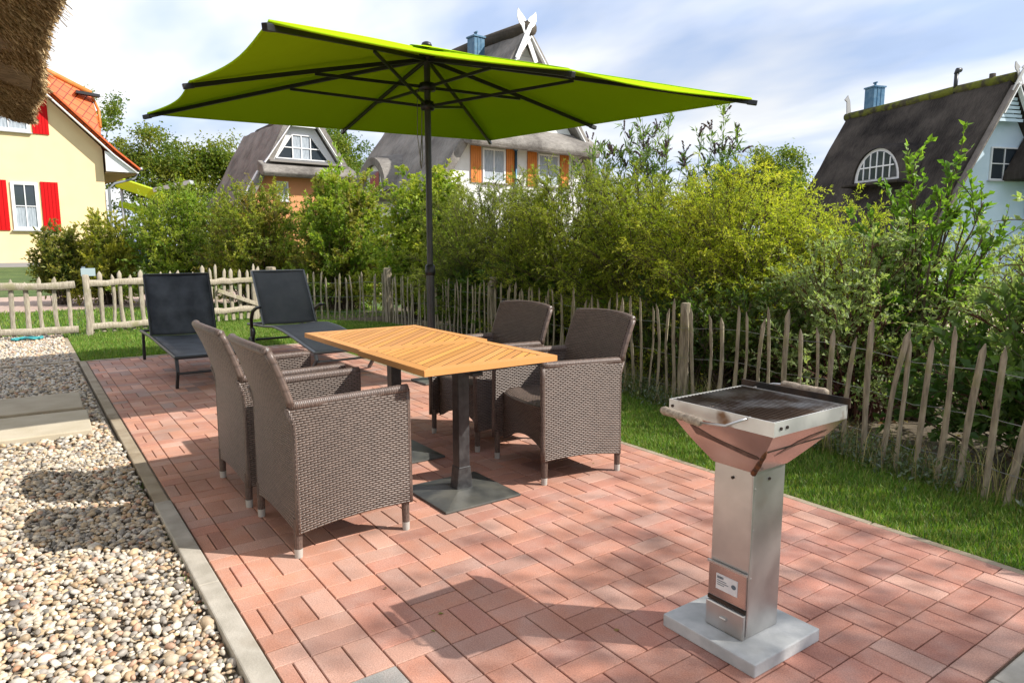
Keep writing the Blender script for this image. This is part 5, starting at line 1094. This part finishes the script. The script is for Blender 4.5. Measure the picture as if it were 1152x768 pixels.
def litter():
    q = 26; P = np.stack([rng.uniform(-6, .2, q), rng.uniform(-1.6, .8, q), np.full(q, .003)], 1)
    V, F, C = leaf_geo(P, unit(rng.normal(0, 1, (q, 3))*np.array([1, 1, .1])), unit(rng.normal(0, .15, (q, 3))+np.array([0, 0, 1])), rng.uniform(.012, .035, q), rng.uniform(.008, .018, q), pick([(.30, .20, .08), (.22, .24, .06), (.16, .10, .05)], q))
    tag(np_mesh('fallen_leaves', V, F, leaf_mat('leaf'), col=C), 'few small dry leaves scattered over the brick patio', 'leaf litter', kind='stuff')
    n = 1500; P = np.stack([rng.uniform(-8, 1.5, n), rng.uniform(2.0, 4.5, n), np.full(n, -.02)], 1); P[:, 1] = np.maximum(P[:, 1], 1.6-.12*P[:, 0])
    V, F, C = leaf_geo(P, unit(rng.normal(0, 1, (n, 3))*np.array([1, 1, .15])), unit(rng.normal(0, .3, (n, 3))+np.array([0, 0, 1])), rng.uniform(.03, .06, n), rng.uniform(.02, .035, n), pick([(.20, .10, .04), (.28, .16, .07), (.14, .08, .04), (.25, .2, .08)], n))
    tag(np_mesh('dead_leaves', V, F, leaf_mat('leaf'), col=C), 'brown dead leaves lying under the hedge', 'leaf litter', kind='stuff')
litter()

# ---------------------------------------------------------------- background trees
def tree(label, c, r, h, trunk_h, nclump, per, ls, pal, group='trees between and behind the houses', trunk=.22):
    t = thing('tree', label, 'tree', (c[0], c[1], 0), rng.uniform(0, 6), group)
    u = unit(rng.normal(size=(nclump, 3))); u[:, 2] = np.abs(u[:, 2])*1.0-.35*(rng.random(nclump) < .45); k = rng.uniform(.55, 1.0, nclump)[:, None]
    hc = (h-trunk_h)/2; cen = np.array([0, 0, trunk_h+hc*.85]); sc = np.array([r, r, hc*1.12]); lump = 1+.16*np.sin(u[:, :1]*6+u[:, 2:]*5)
    C = cen+u*sc*k*lump; cr = r*.20
    idx = np.repeat(np.arange(nclump), per); q = len(idx); P = C[idx]+rng.normal(0, 1, (q, 3))*np.array([cr, cr, cr*.7])*.75
    D = unit(rng.normal(size=(q, 3))+np.array([0, 0, -.2])); Nn = unit(rng.normal(0, .7, (q, 3))+np.array([0, 0, 1]))
    pc = (pick(pal, nclump)[idx]*.55+pick(pal, q)*.45)*rng.uniform(.8, 1.2, (q, 1))
    V, F, cc = leaf_geo(P, D, Nn, ls*rng.uniform(.6, 1.3, q), ls*.6*rng.uniform(.7, 1.2, q), pc); np_mesh('crown', V, F, leaf_mat('leaf'), t, col=cc)
    tr = MB(); tr.tube([(0, 0, -.1), (.05, 0, trunk_h*.5), (0, .05, trunk_h), (0, 0, trunk_h+hc)], [trunk*1.25, trunk, trunk*.85, trunk*.35], 9)
    for i in range(11):
        e = C[rng.integers(0, nclump)]; s = rng.uniform(.5, 1.1); b = Vector((0, 0, trunk_h*s+.3)); m_ = b.lerp(Vector(e), .5)+Vector((0, 0, .4)); tr.tube([b, m_, Vector(e)], [trunk*.4, trunk*.25, trunk*.08], 6, False)
    tr.build('trunk', pm('bark', (.12, .09, .065), .9, col2=(.2, .16, .12), nscale=9), t, True)
TG = [(.08, .14, .018), (.13, .19, .024), (.18, .22, .03), (.24, .25, .035)]
TD = [(.06, .11, .02), (.09, .14, .022), (.13, .18, .03), (.16, .20, .032)]
tree('leafy tree right behind the roof of the yellow house', (-47.5, 5.0), 2.6, 9.0, 2, 60, 230, .21, TG)
tree('leafy tree left of the orange house', (-48.0, 8.6), 2.9, 8.6, 2, 70, 230, .21, TG)
tree('small dark tree just left of the orange house roof', (-50, 12.4), 2.5, 8.2, 2, 50, 220, .21, TD)
tree('tall tree whose top shows above the orange tiled dormer', (-64.5, 3.3), 2.5, 14.0, 5, 45, 200, .26, TG)
tree('tree between the orange house and the white house', (-45.5, 15.2), 2.4, 9.9, 2, 60, 230, .21, TG)
tree('tree hidden behind the orange house, its top at the parasol edge', (-50.5, 17.8), 2.6, 10.6, 2, 45, 200, .22, TD)
tree('round tree left of the blue house', (-24.96, 35.84), 2.1, 7.5, 1.5, 80, 260, .19, TG)
tree('small dark tree behind the butterfly bushes', (-27.5, 35.3), 1.8, 6.6, 1.5, 55, 220, .19, TD)
tree('loose crowned garden tree outside the right side of the picture', (4.75, 4.8), 1.9, 6.5, 3.3, 40, 105, .095, MIDG, trunk=.10)

# ---------------------------------------------------------------- small background things
def lime_frame():
    t = thing('play_frame', 'lime green slanting beams with a grey platform behind the shrubs right of the yellow house', 'climbing frame', (-42, 4.2, 0)); O = (-42, 4.2, 0)
    m = pm('lime_paint', (.48, .66, .02), .4); g = pm('grey_panel', (.42, .44, .46), .5)
    MB().bar((-43.2, 2.6, 4.75), (-40.7, 5.7, 3.45), .5, .55).build('beam', m, t, org=O, bevel=.03); MB().bar((-43.2, 2.6, 3.6), (-42.2, 4.0, 3.05), .35, .35).build('beam', m, t, org=O, bevel=.03)
    MB().bar((-41.9, 4.2, 4.30), (-40.9, 5.9, 4.75), .6, .22).build('panel', g, t, org=O)
    for (x, y, z) in ((-43, 2.7, 4.5), (-40.8, 5.6, 3.4)): MB().tube([(x, y, 0), (x, y, z)], .08, 8).build('post', g, t, True, org=O)
lime_frame()
def parked_car():
    t = thing('parked_car', 'dark blue parked car mostly hidden behind the corner of the yellow house', 'car', (-38.5, 2.6, 0), R(80)); b = pm('car_blue', (.02, .05, .14), .25, coat=.6)
    prof = [(-2.1, .35), (-2.15, .8), (-1.7, 1.0), (-1.1, 1.5), (.6, 1.52), (1.3, 1.05), (2.1, .9), (2.15, .4)]
    body = MB().prism(prof, -.85, .85, 'y').build('body', b, t, bevel=.06)
    MB().prism([(-1.45, 1.08), (-1.02, 1.44), (.52, 1.46), (1.05, 1.08)], -.87, .87, 'y').build('windows', m_gl, t, bevel=.02)
    for x in (-1.35, 1.35):
        for s in (-1, 1): 
            wh = MB().tube([(x, s*.72, .32), (x, s*.9, .32)], .32, 20).build('wheel', m_blk, t, bevel=.02); MB().tube([(x, s*.88, .32), (x, s*.915, .32)], .19, 14).build('rim', m_st, wh)
    for s in (-1, 1): MB().box((2.1, s*.6, .75), (.12, .35, .16)).build('headlight', pm('lamp_glass', (.7, .7, .7), .2), t, bevel=.02)
parked_car()
def sign():
    t = thing('small_sign', 'small grey sign plate on a short post behind the picket fence', 'sign', (-14.6, -1.18, 0)); MB().box((0, -.07, 0.42), (.05, .06, .95)).build('post', pm('sign_post', (.17, .21, .25), .6), t)
    MB().box((.03, 0, .79), (.02, .24, .15)).build('plate', pm('sign_plate', (.36, .44, .46), .5), t, bevel=.004)
sign()
def teal():
    m = MB(); 
    for k in range(3):
        pts = [(-10.64+.05*math.sin(s*9+k)+.03*k, -2.42+s*.36, .01+.02*abs(math.sin(s*7+k*2))) for s in np.linspace(0, 1, 24)]; m.tube(pts, .016, 7)
    o = m.build('garden_hose', pm('teal_plastic', (.03, .26, .28), .45), None, True, org=(-10.6, -2.05, 0)); o.location = (-10.6, -2.05, 0); tag(o, 'teal garden hose lying under the picket gate on the gravel', 'hose')
teal()
def dry_plant():
    shrub('climbing_rose', 'thin brown climbing stem standing against the yellow wall at the left edge', 'plant', (-17.2, -3.95), (.10, .10), 1.9, 5, 7, 4, .06, .035, [(.20, .10, .05), (.13, .13, .04)], zb=1.2, droop=.3, twig=.16, stem=(.16, .09, .06), sr=.014)
dry_plant()
